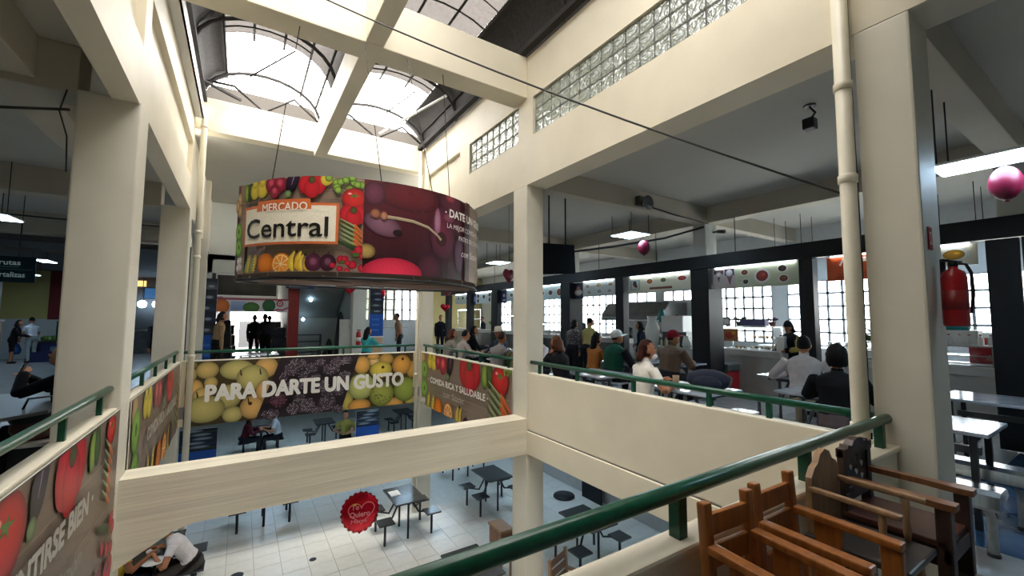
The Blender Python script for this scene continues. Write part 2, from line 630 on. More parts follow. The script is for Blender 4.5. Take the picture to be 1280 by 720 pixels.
# ---- gallery ceilings
def ceil_(a, b, label):
    return sbox('ceiling', a, b, grey_ceil, label, 'ceiling')
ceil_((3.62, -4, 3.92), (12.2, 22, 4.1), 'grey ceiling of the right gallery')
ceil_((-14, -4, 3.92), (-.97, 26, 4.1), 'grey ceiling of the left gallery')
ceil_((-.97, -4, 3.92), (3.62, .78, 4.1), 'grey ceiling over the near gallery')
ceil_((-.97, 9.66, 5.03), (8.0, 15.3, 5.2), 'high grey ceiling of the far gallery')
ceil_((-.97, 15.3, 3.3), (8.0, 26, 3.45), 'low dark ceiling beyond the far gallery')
def gbeam(a, b, label, m=None):
    return sbox('beam', a, b, m or taupe_beam, label, 'beam', .01)
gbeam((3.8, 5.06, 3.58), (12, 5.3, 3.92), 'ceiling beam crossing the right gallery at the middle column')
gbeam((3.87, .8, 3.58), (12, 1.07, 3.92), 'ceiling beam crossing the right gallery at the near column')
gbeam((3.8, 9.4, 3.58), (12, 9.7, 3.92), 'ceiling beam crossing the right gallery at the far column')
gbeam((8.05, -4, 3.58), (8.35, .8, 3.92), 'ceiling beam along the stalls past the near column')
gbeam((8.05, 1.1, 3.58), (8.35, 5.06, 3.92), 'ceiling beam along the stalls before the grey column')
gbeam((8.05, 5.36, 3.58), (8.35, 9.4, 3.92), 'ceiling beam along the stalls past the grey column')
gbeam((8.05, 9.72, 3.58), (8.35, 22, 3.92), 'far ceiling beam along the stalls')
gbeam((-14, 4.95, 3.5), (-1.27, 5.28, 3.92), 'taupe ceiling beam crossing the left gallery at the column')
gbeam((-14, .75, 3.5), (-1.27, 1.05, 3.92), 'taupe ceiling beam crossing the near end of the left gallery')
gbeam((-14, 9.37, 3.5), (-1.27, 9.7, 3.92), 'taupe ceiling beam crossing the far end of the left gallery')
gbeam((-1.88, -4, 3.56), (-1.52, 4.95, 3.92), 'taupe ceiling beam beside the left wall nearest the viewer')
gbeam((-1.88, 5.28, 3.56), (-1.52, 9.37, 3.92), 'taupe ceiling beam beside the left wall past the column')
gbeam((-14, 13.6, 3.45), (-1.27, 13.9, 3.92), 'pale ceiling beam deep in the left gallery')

# ---- right upper wall with the two glass block windows
w = MB()
X0, X1 = 3.5, 3.72
for a, b in (((X0, -4, 3.58), (X1, 9.42, 4.30)), ((X0, -4, 4.88), (X1, 9.42, 5.56)), ((X0, 4.90, 4.30), (X1, 5.29, 4.88)),
             ((X0, 6.97, 4.30), (X1, 7.38, 4.88)), ((X0, 9.06, 4.30), (X1, 9.42, 4.88)), ((X0 + .07, 7.38, 4.30), (X1, 9.06, 4.88)), ((X0, -4, 4.3), (X1, .98, 4.88))):
    w.box(a, b)
w.box((3.72, -4, 3.58), (3.86, 9.42, 3.62))
structure(w.build('wall_right', cream), 'cream wall above the right gallery with glass block windows', 'wall')
gbm = bpy.data.materials.new('glass_block')
gbm.use_nodes = True
nt = gbm.node_tree
nt.nodes.clear()
o_ = nt.nodes.new('ShaderNodeOutputMaterial')
tr_ = nt.nodes.new('ShaderNodeBsdfTranslucent'); tr_.inputs[0].default_value = (.34, .37, .33, 1)
gl_ = nt.nodes.new('ShaderNodeBsdfGlossy'); gl_.inputs['Roughness'].default_value = .12
df_ = nt.nodes.new('ShaderNodeBsdfDiffuse'); df_.inputs[0].default_value = (.22, .24, .22, 1)
tc_ = nt.nodes.new('ShaderNodeTexCoord')
wv_ = nt.nodes.new('ShaderNodeTexNoise'); wv_.inputs['Scale'].default_value = 5; wv_.inputs['Distortion'].default_value = 2.5
bp_ = nt.nodes.new('ShaderNodeBump'); bp_.inputs['Strength'].default_value = .6; bp_.inputs['Distance'].default_value = .08
m1_ = nt.nodes.new('ShaderNodeMixShader'); m1_.inputs[0].default_value = .55
m2_ = nt.nodes.new('ShaderNodeMixShader'); m2_.inputs[0].default_value = .3
nt.links.new(tc_.outputs['Object'], wv_.inputs['Vector'])
nt.links.new(wv_.outputs['Fac'], bp_.inputs['Height'])
for n_ in (tr_, gl_, df_):
    nt.links.new(bp_.outputs[0], n_.inputs['Normal'])
nt.links.new(df_.outputs[0], m1_.inputs[1]); nt.links.new(tr_.outputs[0], m1_.inputs[2])
nt.links.new(m1_.outputs[0], m2_.inputs[1]); nt.links.new(gl_.outputs[0], m2_.inputs[2])
nt.links.new(m2_.outputs[0], o_.inputs[0])
mortar = mat('grey_mortar', (.15, .15, .14), .8)
block0 = None
for wi, (y0, n, lab) in enumerate(((1.0, 20, 'long window of wavy glass blocks above the right gallery'), (5.30, 8, 'short window of wavy glass blocks past the crossing beam'))):
    W = .195 if wi == 0 else .2085
    fr = MB()
    for j in range(4):
        z = 4.30 + j * .1925
        fr.box((3.545, y0, z - .006), (3.60, y0 + n * W, z + .006))
    for i in range(n + 1):
        fr.box((3.545, y0 + i * W - .006, 4.30), (3.60, y0 + i * W + .006, 4.88))
    win = structure(fr.build('window_%d' % (wi + 1), mortar), lab, 'window')
    for j in range(3):
        for i in range(n):
            if block0 is None:
                bb = MB().box((-.04, -.090, -.088), (.04, .090, .088), .014)
                block0 = bb.build('glass_block', gbm, win)
                b = block0
            else:
                b = block0.copy(); C.objects.link(b); b.parent = win
            b.location = (3.575, y0 + (i + .5) * W, 4.30 + (j + .5) * .1925)
            b.rotation_euler = (random.choice((0, PI/2, PI, 3*PI/2)) if wi == 9 else 0, 0, random.choice((0, PI)))

# ---- left upper wall, mirrored but with recessed panels and a white gutter
w = MB()
for a, b in (((-1.05, -4, 3.52), (-.86, 9.42, 4.06)), ((-1.05, -4, 4.06), (-.93, 9.42, 4.7)), ((-1.05, -4, 4.7), (-.86, 9.42, 5.56)),
             ((-.93, 4.93, 4.06), (-.86, 5.2, 4.7)), ((-.93, 9.2, 4.06), (-.86, 9.42, 4.7)), ((-.93, .7, 4.06), (-.86, 1.05, 4.7))):
    w.box(a, b)
structure(w.build('wall_left', cream), 'cream wall above the left gallery with recessed panels', 'wall')
g = MB()
for ya, yb, lab in ((1.0, 5.03, 'white rain gutter on the left wall before the high beam'), (5.44, 9.2, 'white rain gutter on the left wall past the high beam')):
    g = MB()
    g.box((-.855, ya, 5.16), (-.73, yb, 5.19)); g.box((-.75, ya, 5.16), (-.73, yb, 5.40)); g.box((-.855, ya, 5.37), (-.73, yb, 5.40))
    tag(g.build('gutter', white_plastic), lab, 'gutter')

# ---- beams under the roof
sbox('beam', (-.86, 5.05, 4.92), (3.5, 5.42, 5.56), cream, 'high cream beam crossing the void under the roof', 'beam', .012)
sbox('beam', (1.12, 5.42, 4.93), (1.34, 9.4, 5.50), cream, 'cream beam running back under the roof light', 'beam', .012)
sbox('beam', (1.12, -3, 4.93), (1.34, 5.05, 5.50), cream, 'cream beam running forward under the roof', 'beam', .012)
sbox('beam', (-.86, 9.4, 5.03), (3.72, 9.68, 5.66), cream, 'bright cream beam below the roof light at the far end', 'beam', .012)
sbox('beam', (-.86, .60, 4.1), (3.5, .85, 5.56), cream, 'unseen cream beam above the near gallery, added to block light', 'beam', .012)  # out of view, added to block light above the near gallery

# ---- twin vaulted roof
def arc(side, n=14):
    """cross-section of one vault, left (0) or right (1): list of (x, z)"""
    x0, x1 = ((-.82, 1.23), (1.23, 3.56))[side]
    out = []
    for i in range(n + 1):
        t = i / n
        a = PI * (1 - t)
        x = (x0 + x1) / 2 + (x1 - x0) / 2 * math.cos(a)
        z = 5.56 + .86 * math.sin(a) ** .8
        out.append((x, z))
    return out
roof = structure(MB().box((-.9, 9.66, 5.64), (3.7, 9.72, 5.72)).build('roof', truss_m), 'twin vaulted market roof with dusty and clear sheets', 'roof')
def sheet(side, i0, i1, y0, y1, m, name, corr=.0):
    pts = arc(side)
    if i0:
        i0 = i0
    b = MB()
    ny = max(1, int((y1 - y0) / .035)) if corr else 1
    rows = []
    for j in range(ny + 1):
        y = y0 - .02 + (y1 - y0 + .04) * j / ny
        d = corr * (1 if j % 2 else -1)
        rows.append([Vector((x, y, z + .03 + d)) for x, z in pts[i0:i1 + 1]])
    n = len(rows[0])
    vs = [p for r in rows for p in r]
    fs = [(j*n + i, j*n + i + 1, (j+1)*n + i + 1, (j+1)*n + i) for j in range(ny) for i in range(n - 1)]
    b._add(vs, fs, True)
    return b.build(name, m, roof)
for y0, y1 in ((5.3, 6.75), (6.75, 8.15)):
    sheet(0, 4, 14, y0, y1, sheet_dusty, 'dusty_roof_sheet', .008)
    sheet(1, 0, 10, y0, y1, sheet_dusty, 'dusty_roof_sheet', .008)
for y0, y1 in ((8.15, 9.7),):
    sheet(0, 4, 14, y0, y1, sheet_clear, 'clear_roof_sheet')
    sheet(1, 0, 10, y0, y1, sheet_clear, 'clear_roof_sheet')
for y0, y1 in ((5.3, 7.5), (7.5, 9.7)):
    sheet(0, 0, 4, y0, y1, sheet_dark, 'dark_roof_sheet', .008)
    sheet(1, 10, 14, y0, y1, sheet_dark, 'dark_roof_sheet', .008)
for y0, y1 in ((-3, -1), (-1, 1), (1, 3), (3, 5.3)):
    sheet(1, 10, 14, y0, y1, sheet_dark, 'dark_roof_sheet', .008)
    sheet(0, 0, 3, y0, y1, sheet_dark, 'dark_roof_sheet', .008)
    near = y1 > 4
    sheet(1, 5, 10, y0, y1, sheet_dusty if near else sheet_mid, 'dusty_roof_sheet' if near else 'hazy_roof_sheet', .008 if near else 0)  # hazy ones lie out of view, made clearer to light the near area
    sheet(1, 0, 5, y0, y1, sheet_mid, 'hazy_roof_sheet')
    sheet(0, 3, 14, y0, y1, sheet_mid, 'hazy_roof_sheet')
# gable sheets at the far end
gb = MB()
for side in (0, 1):
    pts = arc(side)
    n = len(pts)
    gb._add([Vector((x, 9.69, 5.6)) for x, z in pts] + [Vector((x, 9.69, min(z, 6.06))) for x, z in pts], [(i, i+1, n+i+1, n+i) for i in range(n-1)])
gb.build('gable_sheet', sheet_mat('gable_sheet', (.06, .054, .048), .05, 9, .4), roof)
# arched tubes, purlins and zigzag bracing: each truss a part of the roof
for y in (9.45, 7.66, 4.2, 2.3, .4):
    for side in (0, 1):
        MB().tube([(x, y, z - .05) for x, z in arc(side)], .032, 8).build('arched_tube', truss_m, roof)
for side in (0, 1):
    pts = arc(side)
    for i in (4, 6, 8, 10):
        x, z = pts[i]
        MB().tube([(x, -3, z - .02), (x, 8.3 if i in (6, 8) else 9.66, z - .02)], .02, 6).build('purlin', truss_m, roof)
    for y in (9.45, 2.3):
        x0, x1 = pts[0][0], pts[-1][0]
        q = [(x0 + .05, 6.0), (x0 + (x1-x0)*.25, 6.02), (x0 + (x1-x0)*.5, 5.64), (x0 + (x1-x0)*.75, 6.05), (x1 - .05, 5.7)]
        MB().tube([(a, y, b) for a, b in q], .026, 6).build('zigzag_brace', truss_m, roof)
    x, z = pts[10]
    MB().tube([(x - .9, 8.1, 5.62), (x - .25, 8.1, 6.3)], .014, 6).build('tie_rod', truss_m, roof)
    MB().tube([(pts[12][0], 6.1, pts[12][1]), (pts[12][0], 9.5, pts[12][1])], .02, 6).build('purlin', truss_m, roof)
MB().bar((3.2, 7.4, 5.95), (2.45, 9.4, 5.75), .04, .03).build('tie_rod', white_plastic, roof)
MB().bar((-.8, 8.6, 5.62), (-.2, 9.4, 5.75), .05, .04).build('tie_rod', truss_m, roof)
for y in (2.9, 3.5, 4.0, 4.6, 5.7, 6.5, 7.1, 7.9):
    for side in (0, 1):
        MB().tube([(x, y, z - .03) for x, z in arc(side)[4:11]], .014, 5).build('roof_batten', truss_m, roof)
for x in (1.75, 2.1, 2.55, 2.9):
    MB().tube([(x, 2.2, 6.36), (x + .02, 5.2, 6.36)], .016, 6).build('purlin', truss_m, roof)
MB().tube([(1.4, 4.9, 6.3), (2.9, 3.2, 6.3)], .016, 6).build('tie_rod', truss_m, roof)
MB().tube([(2.2, 4.9, 6.3), (1.5, 3.2, 6.3)], .016, 6).build('tie_rod', truss_m, roof)
MB().bar((3.40, -3, 5.60), (3.40, 9.4, 5.60), .1, .08).build('eaves_bar', truss_m, roof)
MB().bar((-.76, -3, 5.60), (-.76, 9.4, 5.60), .1, .08).build('eaves_bar', truss_m, roof)

# ---- outer shell
sbox('wall_back', (-14, -4.2, LZ), (12.2, -4, 4.1), pale_wall, 'wall behind the viewer', 'wall')
sbox('wall_west', (-14.2, -4.2, LZ), (-14, 26, 4.1), pale_wall, 'pale outer wall far along the left gallery', 'wall')
sbox('ground', (-150, -150, LZ - .5), (150, 150, LZ - .32), mat('pale_ground', (.45, .44, .42), .9), 'pale ground outside the market', 'ground')
sbox('wall_lower_right', (8.0, -4, LZ), (8.15, 24, -.2), pale_wall, 'pale wall of the lower food court on the right', 'wall')
sbox('wall_lower_far', (-9, 22, LZ), (8, 22.2, -.2), pale_wall, 'pale far wall of the lower food court', 'wall')
sbox('wall_lower_left', (-9.2, -4, LZ), (-9, 22, -.2), pale_wall, 'pale wall of the lower food court on the left', 'wall')
# ================================================================ BANNERS, RAILS, PIPES, DRUM
K = srgb
def g_pepper(P, u, v, s, c=(205, 30, 45)):
    c = K(*c)
    P.ell(u - s*.22, v + s*.05, s*.33, s*.42, c); P.ell(u + s*.22, v + s*.05, s*.33, s*.42, c)
    P.ell(u, v - s*.1, s*.32, s*.42, c); P.ell(u, v + s*.22, s*.14, s*.16, K(70, 95, 40), K(90, 20, 25))
def g_tomato(P, u, v, s):
    P.ell(u, v, s*.48, s*.45, K(215, 40, 38), K(120, 10, 18))
    for a in range(5):
        t = a * 1.257
        P.stroke([(u, v + s*.12), (u + s*.2*math.cos(t), v + s*.12 + s*.13*math.sin(t))], [s*.08, s*.01], K(80, 120, 50))
    P.ell(u - s*.18, v + s*.2, s*.08, s*.05, K(250, 190, 180), K(225, 90, 80))
def g_apple(P, u, v, s):
    P.ell(u, v, s*.46, s*.48, K(150, 190, 85), K(75, 115, 40)); P.ell(u, v + s*.02, s*.13, s*.17, K(50, 80, 25), K(110, 150, 60))
def g_onion(P, u, v, s, c=(150, 35, 60)):
    c = K(*c)
    P.ell(u, v, s*.42, s*.46, c); P.ell(u, v + s*.05, s*.2, s*.22, tuple(min(1, x*2.2 + .05) for x in c), c)
    P.stroke([(u, v + s*.4), (u + s*.05, v + s*.62)], [s*.12, s*.02], c)
def g_eggplant(P, u, v, s):
    P.ell(u, v + s*.2, s*.28, s*.55, K(42, 24, 48), K(14, 8, 18), rot=-.3); P.ell(u - s*.2, v - s*.36, s*.17, s*.16, K(130, 150, 100), K(70, 90, 55))
    P.stroke([(u + s*.05, v + s*.5), (u - s*.05, v)], [s*.05, s*.02], K(150, 140, 160))
def g_pear(P, u, v, s, c=(225, 200, 70)):
    c = K(*c)
    P.ell(u, v - s*.12, s*.34, s*.38, c); P.ell(u, v + s*.26, s*.2, s*.3, c); P.stroke([(u, v + s*.5), (u + s*.03, v + s*.64)], s*.04, K(80, 60, 30))
def g_corn(P, u, v, s):
    P.ell(u, v, s*.17, s*.5, K(235, 205, 80), K(190, 150, 40), rot=-.3)
    P.ell(u - s*.14, v - s*.08, s*.1, s*.46, K(170, 190, 90), K(110, 130, 50), rot=-.3)
    for i in range(5):
        P.ell(u + s*.02, v - s*.3 + s*.14*i, s*.1, s*.03, K(250, 230, 140), K(220, 185, 70), n=6)
def g_orange(P, u, v, s):
    P.ell(u, v, s*.46, s*.46, K(235, 140, 40), K(190, 90, 15))
def g_orange_cut(P, u, v, s):
    P.ell(u, v, s*.47, s*.47, K(240, 160, 50), K(225, 120, 20)); P.ell(u, v, s*.4, s*.4, K(250, 235, 190), K(250, 225, 160), off=(0, 0))
    for a in range(8):
        t = a * PI / 4 + .2
        P.poly([(u + s*.04*math.cos(t), v + s*.04*math.sin(t)), (u + s*.36*math.cos(t-.33), v + s*.36*math.sin(t-.33)), (u + s*.36*math.cos(t+.33), v + s*.36*math.sin(t+.33))], K(240, 150, 45))
def g_banana(P, u, v, s):
    for d in (-.18, .12):
        P.stroke([(u + s*(d + .18), v + s*.5), (u + s*(d + .02), v + s*.2), (u + s*d, v - s*.15), (u + s*(d + .12), v - s*.5)], [s*.07, s*.22, s*.28, s*.08], K(245, 215, 90), K(205, 160, 40))
    P.ell(u + s*.1, v + s*.5, s*.07, s*.07, K(70, 55, 25))
def g_carrots(P, u, v, s, n=5, dv=.24, k=1.0):
    for i in range(n):
        y = v + s*dv*(i - n/2)
        P.stroke([(u + s*.15*k, y + s*.1), (u + s*.75*k, y - s*.28)], [s*.22, s*.1], K(225, 120, 55), K(180, 80, 30))
    for i in range(n):
        y = v + s*dv*(i - n/2)
        P.stroke([(u - s*.5*k, y + s*.42), (u + s*.2*k, y + s*.05)], [s*.04, s*.1], K(175, 195, 140), K(90, 120, 60))
        P.stroke([(u - s*.55*k, y + s*.34), (u + s*.1*k, y - s*.02)], [s*.03, s*.06], K(60, 85, 45))
def g_garlic(P, u, v, s):
    for a, b in ((-.15, .1), (.15, .15), (0, -.2), (-.2, -.3), (.2, -.25)):
        P.ell(u + s*a, v + s*b, s*.2, s*.22, K(235, 228, 220), K(165, 150, 150))
def g_potato(P, u, v, s):
    P.ell(u, v, s*.42, s*.5, K(200, 165, 115), K(120, 90, 55))
def g_grapes(P, u, v, s, c=(150, 185, 75)):
    r = random.Random(3)
    for i in range(16):
        P.ell(u + s*r.uniform(-.8, .8), v + s*r.uniform(-.35, .4), s*.19, s*.19, K(*c), K(60, 90, 25), n=9)
def g_radish(P, u, v, s):
    r = random.Random(5)
    for i in range(7):
        P.ell(u + s*r.uniform(-.5, .5), v + s*r.uniform(-.5, .5), s*.2, s*.2, K(210, 35, 60), K(110, 10, 30), n=9)
    P.ell(u + s*.1, v + s*.2, s*.16, s*.1, K(70, 110, 45))
def g_zucchini(P, u, v, s):
    P.stroke([(u - s*.8, v + s*.3), (u + s*.3, v - s*.15), (u + s*1.1, v - s*.3)], [s*.2, s*.38, s*.3], K(50, 75, 35), K(25, 45, 20))
    P.ell(u + s*1.1, v - s*.3, s*.24, s*.26, K(215, 205, 130), K(140, 140, 70))
def g_greenpep(P, u, v, s):
    P.ell(u, v, s*.22, s*.42, K(150, 170, 70), K(60, 85, 30)); P.ell(u + s*.3, v + s*.05, s*.2, s*.4, K(80, 105, 50), K(35, 55, 22))
G = dict(pepper=g_pepper, tomato=g_tomato, apple=g_apple, onion=g_onion, eggplant=g_eggplant, pear=g_pear, corn=g_corn, orange=g_orange, orangecut=g_orange_cut, banana=g_banana,
         carrots=g_carrots, garlic=g_garlic, potato=g_potato, grapes=g_grapes, radish=g_radish, zucchini=g_zucchini, greenpep=g_greenpep)
def wood(P, u0, v0, u1, v1, n=12, tone=1.0):
    a, b = tuple(x*tone for x in K(150, 132, 115)), tuple(x*tone for x in K(128, 108, 94))
    P.rect(u0, v0, u1, v1, a, b, n, 1)
    r = random.Random(int(abs(u1)*100) + 1)
    for i in range(26):
        v = r.uniform(v0 + .01, v1 - .01)
        x = r.uniform(u0, u1 - .1*(u1-u0))
        w = r.uniform(.15, .5) * (u1 - u0)
        m = 8
        c = r.choice((K(112, 94, 82), K(168, 150, 132), K(122, 106, 94)))
        x1 = min(u1, x + w)
        P.stroke([(x + (x1-x)*i_/m, min(v1, max(v0, v + .004*math.sin(i_)))) for i_ in range(m+1)], .006, tuple(q*tone for q in c))

# ---------------------------------------------------------------- big fruit banner on the far side
BW, BH = 4.14, 1.14
bn = thing('fruit_banner', 'wide banner of pears, blackberries and mangoes lettered PARA DARTE UN GUSTO', 'banner', (-.79, 9.40, -.34))
MB().box((0, 0, 0), (BW, .006, BH), 0).build('banner_sheet', white_plastic, bn)
P = Print(lambda u, v, l: Vector((u, -l, v)))
P.clip = (0.0, 0.0, BW, BH)
Q = lambda u, v: (u + .79, v + .34)
P.rect(0, 0, BW, BH, K(66, 54, 28))
# pears and mangoes: (x, z, rx, rz, tone)
tone = {'p': (206, 176, 92), 'pg': (196, 184, 100), 'po': (222, 172, 84), 'pd': (150, 128, 60), 'o': (232, 166, 60), 'pk': (224, 186, 120), 'o2': (215, 160, 60), 'y2': (198, 152, 58), 'y': (232, 200, 50), 'o3': (226, 158, 42), 'g': (196, 206, 108), 'g2': (164, 172, 62), 'g3': (150, 168, 60), 'gy': (200, 186, 70)}
PF = [(-.73, .73, .099, .081, 'pd'), (-.72, .56, .09, .133, 'p'), (-.48, .63, .17, .155, 'p'), (-.03, .61, .271, .182, 'pg'), (.44, .63, .194, .199, 'po'), (-.42, .4, .103, .114, 'p'), (.22, .45, .262, .238, 'pg'),
      (-.64, .29, .116, .183, 'po'), (-.14, .13, .2, .22, 'pg'), (-.74, .07, .081, .181, 'p'), (-.07, -.2, .16, .15, 'pg'), (-.55, .17, .13, .16, 'p'), (-.49, -.06, .303, .24, 'pg'), (.24, -.1, .205, .216, 'po'), (.42, .2, .14, .2, 'po')]
RF = [(1.93, -.17, .12, .218, 'gy'), (2.47, .63, .113, .103, 'pk'), (2.45, .74, .135, .068, 'o2'), (2.73, .67, .163, .127, 'y2'), (2.22, .57, .17, .19, 'o'), (3.31, .42, .12, .19, 'y2'), (2.62, .45, .241, .18, 'y'), (3.08, .53, .218, .223, 'o3'),
      (2.92, -.32, .212, .14, 'o'), (3.29, -.25, .123, .141, 'gy'), (2.18, -.28, .237, .143, 'o3'), (2.21, .12, .272, .277, 'g'), (2.65, -.08, .264, .262, 'g2'), (3.18, -.02, .268, .27, 'g3')]
for x, z, a, b, t in PF + RF:
    u, v = Q(x, z)
    c = K(*tone[t])
    c = tuple(min(.9, 1.3*(.86*q + .14*sum(c)/3)) for q in c)
    P.ell(u, v, a, b, c, tuple(q*.36 for q in c), n=20, off=(-.2, .3))
r = random.Random(2)
for x, z in ((-.72, .62), (.33, .55), (.16, .02), (-.62, .2), (.02, .55)):
    u, v = Q(x, z)
    P.stroke([(u, v + .06), (u + .02, v - .05)], [.015, .03], K(70, 52, 30))
for x, z in ((3.1, .66), (2.66, .5), (.2, -.03)):
    u, v = Q(x, z)
    P.ell(u, v, .035, .035, K(50, 34, 16), K(110, 80, 30), n=8)
for i in range(26):
    u, v = Q(2.66 + r.gauss(-.05, .09), -.12 + r.gauss(0, .07))
    P.ell(u, v, .018, .014, K(96, 100, 40), K(120, 128, 48), n=6)
# blackberry wedge
P.clip = None
P.poly([Q(.675, .80), Q(2.15, .80), Q(1.815, -.34), Q(.295, -.34)], K(44, 34, 42))
BF = [(1.23, .57, .125, .126), (1.59, .53, .172, .129), (1.72, .67, .15, .1), (1.86, .35, .12, .15), (1.29, .38, .117, .085), (1.14, -.15, .191, .165), (1.53, -.14, .2, .18), (1.05, .66, .094, .1), (1.54, .08, .14, .107),
      (1.87, .70, .12, .088), (1.34, -.25, .1, .08), (.86, .58, .14, .14), (.72, .42, .09, .1), (.91, .71, .1, .08), (.65, .01, .15, .133), (.53, -.23, .15, .1), (.82, .22, .121, .135), (.9, -.17, .12, .13), (1.0, .02, .103, .091), (1.05, .3, .11, .11), (1.42, .24, .12, .1), (1.72, .12, .12, .12), (1.7, -.24, .1, .09), (1.06, .47, .1, .09), (1.35, .7, .1, .08)]
for n_, (x, z, a, b) in enumerate(BF):
    u, v = Q(x, z)
    red = n_ in (14,)
    P.ell(u, v, a, b, K(84, 66, 80), K(30, 22, 30), n=14)
    k = 0
    for i in range(-4, 5):
        for j in range(-4, 5):
            du, dv = (i + (.5 if j % 2 else 0)) * .034, j * .03
            if (du/a)**2 + (dv/b)**2 < .9:
                c = r.choice((K(176, 164, 176), K(130, 112, 130), K(90, 72, 90), K(220, 214, 222)))
                if red:
                    c = r.choice((K(150, 50, 90), K(110, 30, 70), K(180, 110, 140)))
                P.ell(u + du, v + dv, .0150, .0135, c, K(56, 42, 54), n=6)
P.text('PARA DARTE UN GUSTO', .79 - .47, .34 + .125, .27, K(255, 254, 248), bold=.043, width=3.50)
P.build('banner_print', bn)
# thin white border strip and lower hem
MB().box((0, -.006, BH - .008), (BW, 0, BH + .006)).build('top_hem', white_plastic, bn)

# ---------------------------------------------------------------- vegetable border banners
def veg_banner(name, label, W, H, to3, loc, items, texts, wood_tone=1.0):
    t = thing(name, label, 'banner', loc)
    s = MB()
    s.mi = 0
    a, b, c, d = to3(0, 0, 0), to3(W, 0, 0), to3(W, H, 0), to3(0, H, 0)
    e, f_, g_, h = (to3(0, 0, -.006), to3(W, 0, -.006), to3(W, H, -.006), to3(0, H, -.006))
    s._add([a, b, c, d, e, f_, g_, h], [(0, 1, 2, 3), (7, 6, 5, 4), (0, 4, 5, 1), (1, 5, 6, 2), (2, 6, 7, 3), (3, 7, 4, 0)])
    s.build('banner_sheet', white_plastic, t)
    P = Print(to3)
    P.clip = (0, 0, W, H)
    wood(P, 0, 0, W, H, 1, wood_tone)
    for it in items:
        k, u, v, sz = it[:4]
        G[k](P, u, v, sz, *it[4:])
    for tx in texts:
        P.text(*tx[:5], **tx[5])
    P.build('banner_print', t)
    return t
white_t = K(232, 228, 220)
# right side: u runs from the far end (Y 9.2) towards the viewer (Y 5.42)
def right_fn(u, v, l):
    return Vector((-l, -u, v))
IT = [('potato', .08, 1.02, .3), ('apple', .17, .77, .42), ('apple', .19, .36, .42), ('garlic', .15, .05, .35), ('pear', .5, 1.02, .4), ('pear', .72, 1.0, .4), ('onion', .95, 1.0, .35), ('onion', 1.2, .97, .45, (170, 40, 60)), ('eggplant', 1.55, .92, .5),
      ('pepper', 2.38, .92, .74), ('greenpep', 2.95, .95, .55), ('tomato', 3.45, .93, .55), ('grapes', 3.65, 1.1, .16), ('carrots', 3.38, .38, .56, 6, .24), ('corn', .48, .12, .42), ('corn', .72, .10, .42), ('orange', 1.02, .08, .42), ('orangecut', 1.52, .06, .44),
      ('banana', 1.98, .06, .42), ('onion', 2.3, .0, .3, (70, 25, 50))]
veg_banner('food_banner', 'taupe banner with a vegetable border lettered COMIDA RICA Y SALUDABLE', 3.78, 1.13, right_fn, (3.488, 9.2, -.33), IT,
           [('· COMIDA RICA Y SALUDABLE ·', .5, .545, .115, white_t, dict(bold=.03, width=2.6)), ('con Sazón', 1.3, .35, .12, K(190, 178, 166), dict(shear=.25, width=.9))])
# left side, past the column: u runs from the viewer towards the far end
def left_fn(u, v, l):
    return Vector((l, u, v))
IT2 = [('potato', .12, 1.02, .36), ('apple', .23, .79, .46), ('apple', .26, .36, .46), ('pear', .68, 1.03, .42), ('pear', .9, 1.0, .42), ('onion', 1.35, 1.0, .42, (165, 70, 75)), ('onion', 1.6, .98, .45, (160, 55, 60)), ('eggplant', 2.0, .95, .42), ('pepper', 2.5, .95, .56),
       ('carrots', 3.45, .5, .5, 6), ('corn', .95, .15, .42), ('corn', 1.25, .17, .42), ('orange', 1.7, .14, .44), ('orangecut', 2.15, .13, .44), ('banana', 2.55, .15, .44), ('onion', 2.7, .2, .4, (70, 25, 50))]
veg_banner('food_banner', 'taupe banner with green apples seen at a slant past the left column', 3.7, 1.13, left_fn, (-.845, 5.36, -.33), IT2,
           [('· COMIDA RICA Y SALUDABLE ·', .65, .56, .14, K(196, 188, 178), dict(bold=.03, width=2.6))], .95)
IT3 = [('tomato', 5.42, 1.16, .46), ('eggplant', 5.78, 1.22, .36), ('pepper', 6.27, 1.19, .50), ('greenpep', 6.70, 1.2, .36), ('tomato', 7.18, 1.25, .28), ('carrots', 7.10, .96, .25, 6, .30, .8), ('zucchini', 7.1, .52, .2), ('radish', 7.25, .38, .3), ('onion', 7.0, .12, .3), ('pepper', 7.3, .1, .25),
       ('onion', 4.9, 1.18, .36), ('onion', 4.5, 1.2, .34), ('pear', 4.1, 1.2, .4), ('pear', 3.8, 1.2, .4), ('apple', 3.2, .9, .45), ('apple', 3.2, .4, .45), ('corn', 3.8, .15, .4), ('orange', 4.3, .15, .4)]
veg_banner('food_banner', 'large taupe banner with red pepper and white lettering ending in SENTIRSE BIEN', 7.5, 1.35, left_fn, (-.845, -2.6, -.55), IT3,
           [('· SENTIRSE BIEN ·', 5.24, .83, .135, K(188, 182, 172), dict(bold=.04, width=1.45)), ('con Sazón', 5.7, .55, .12, K(150, 140, 130), dict(shear=.25, width=.8))], .85)

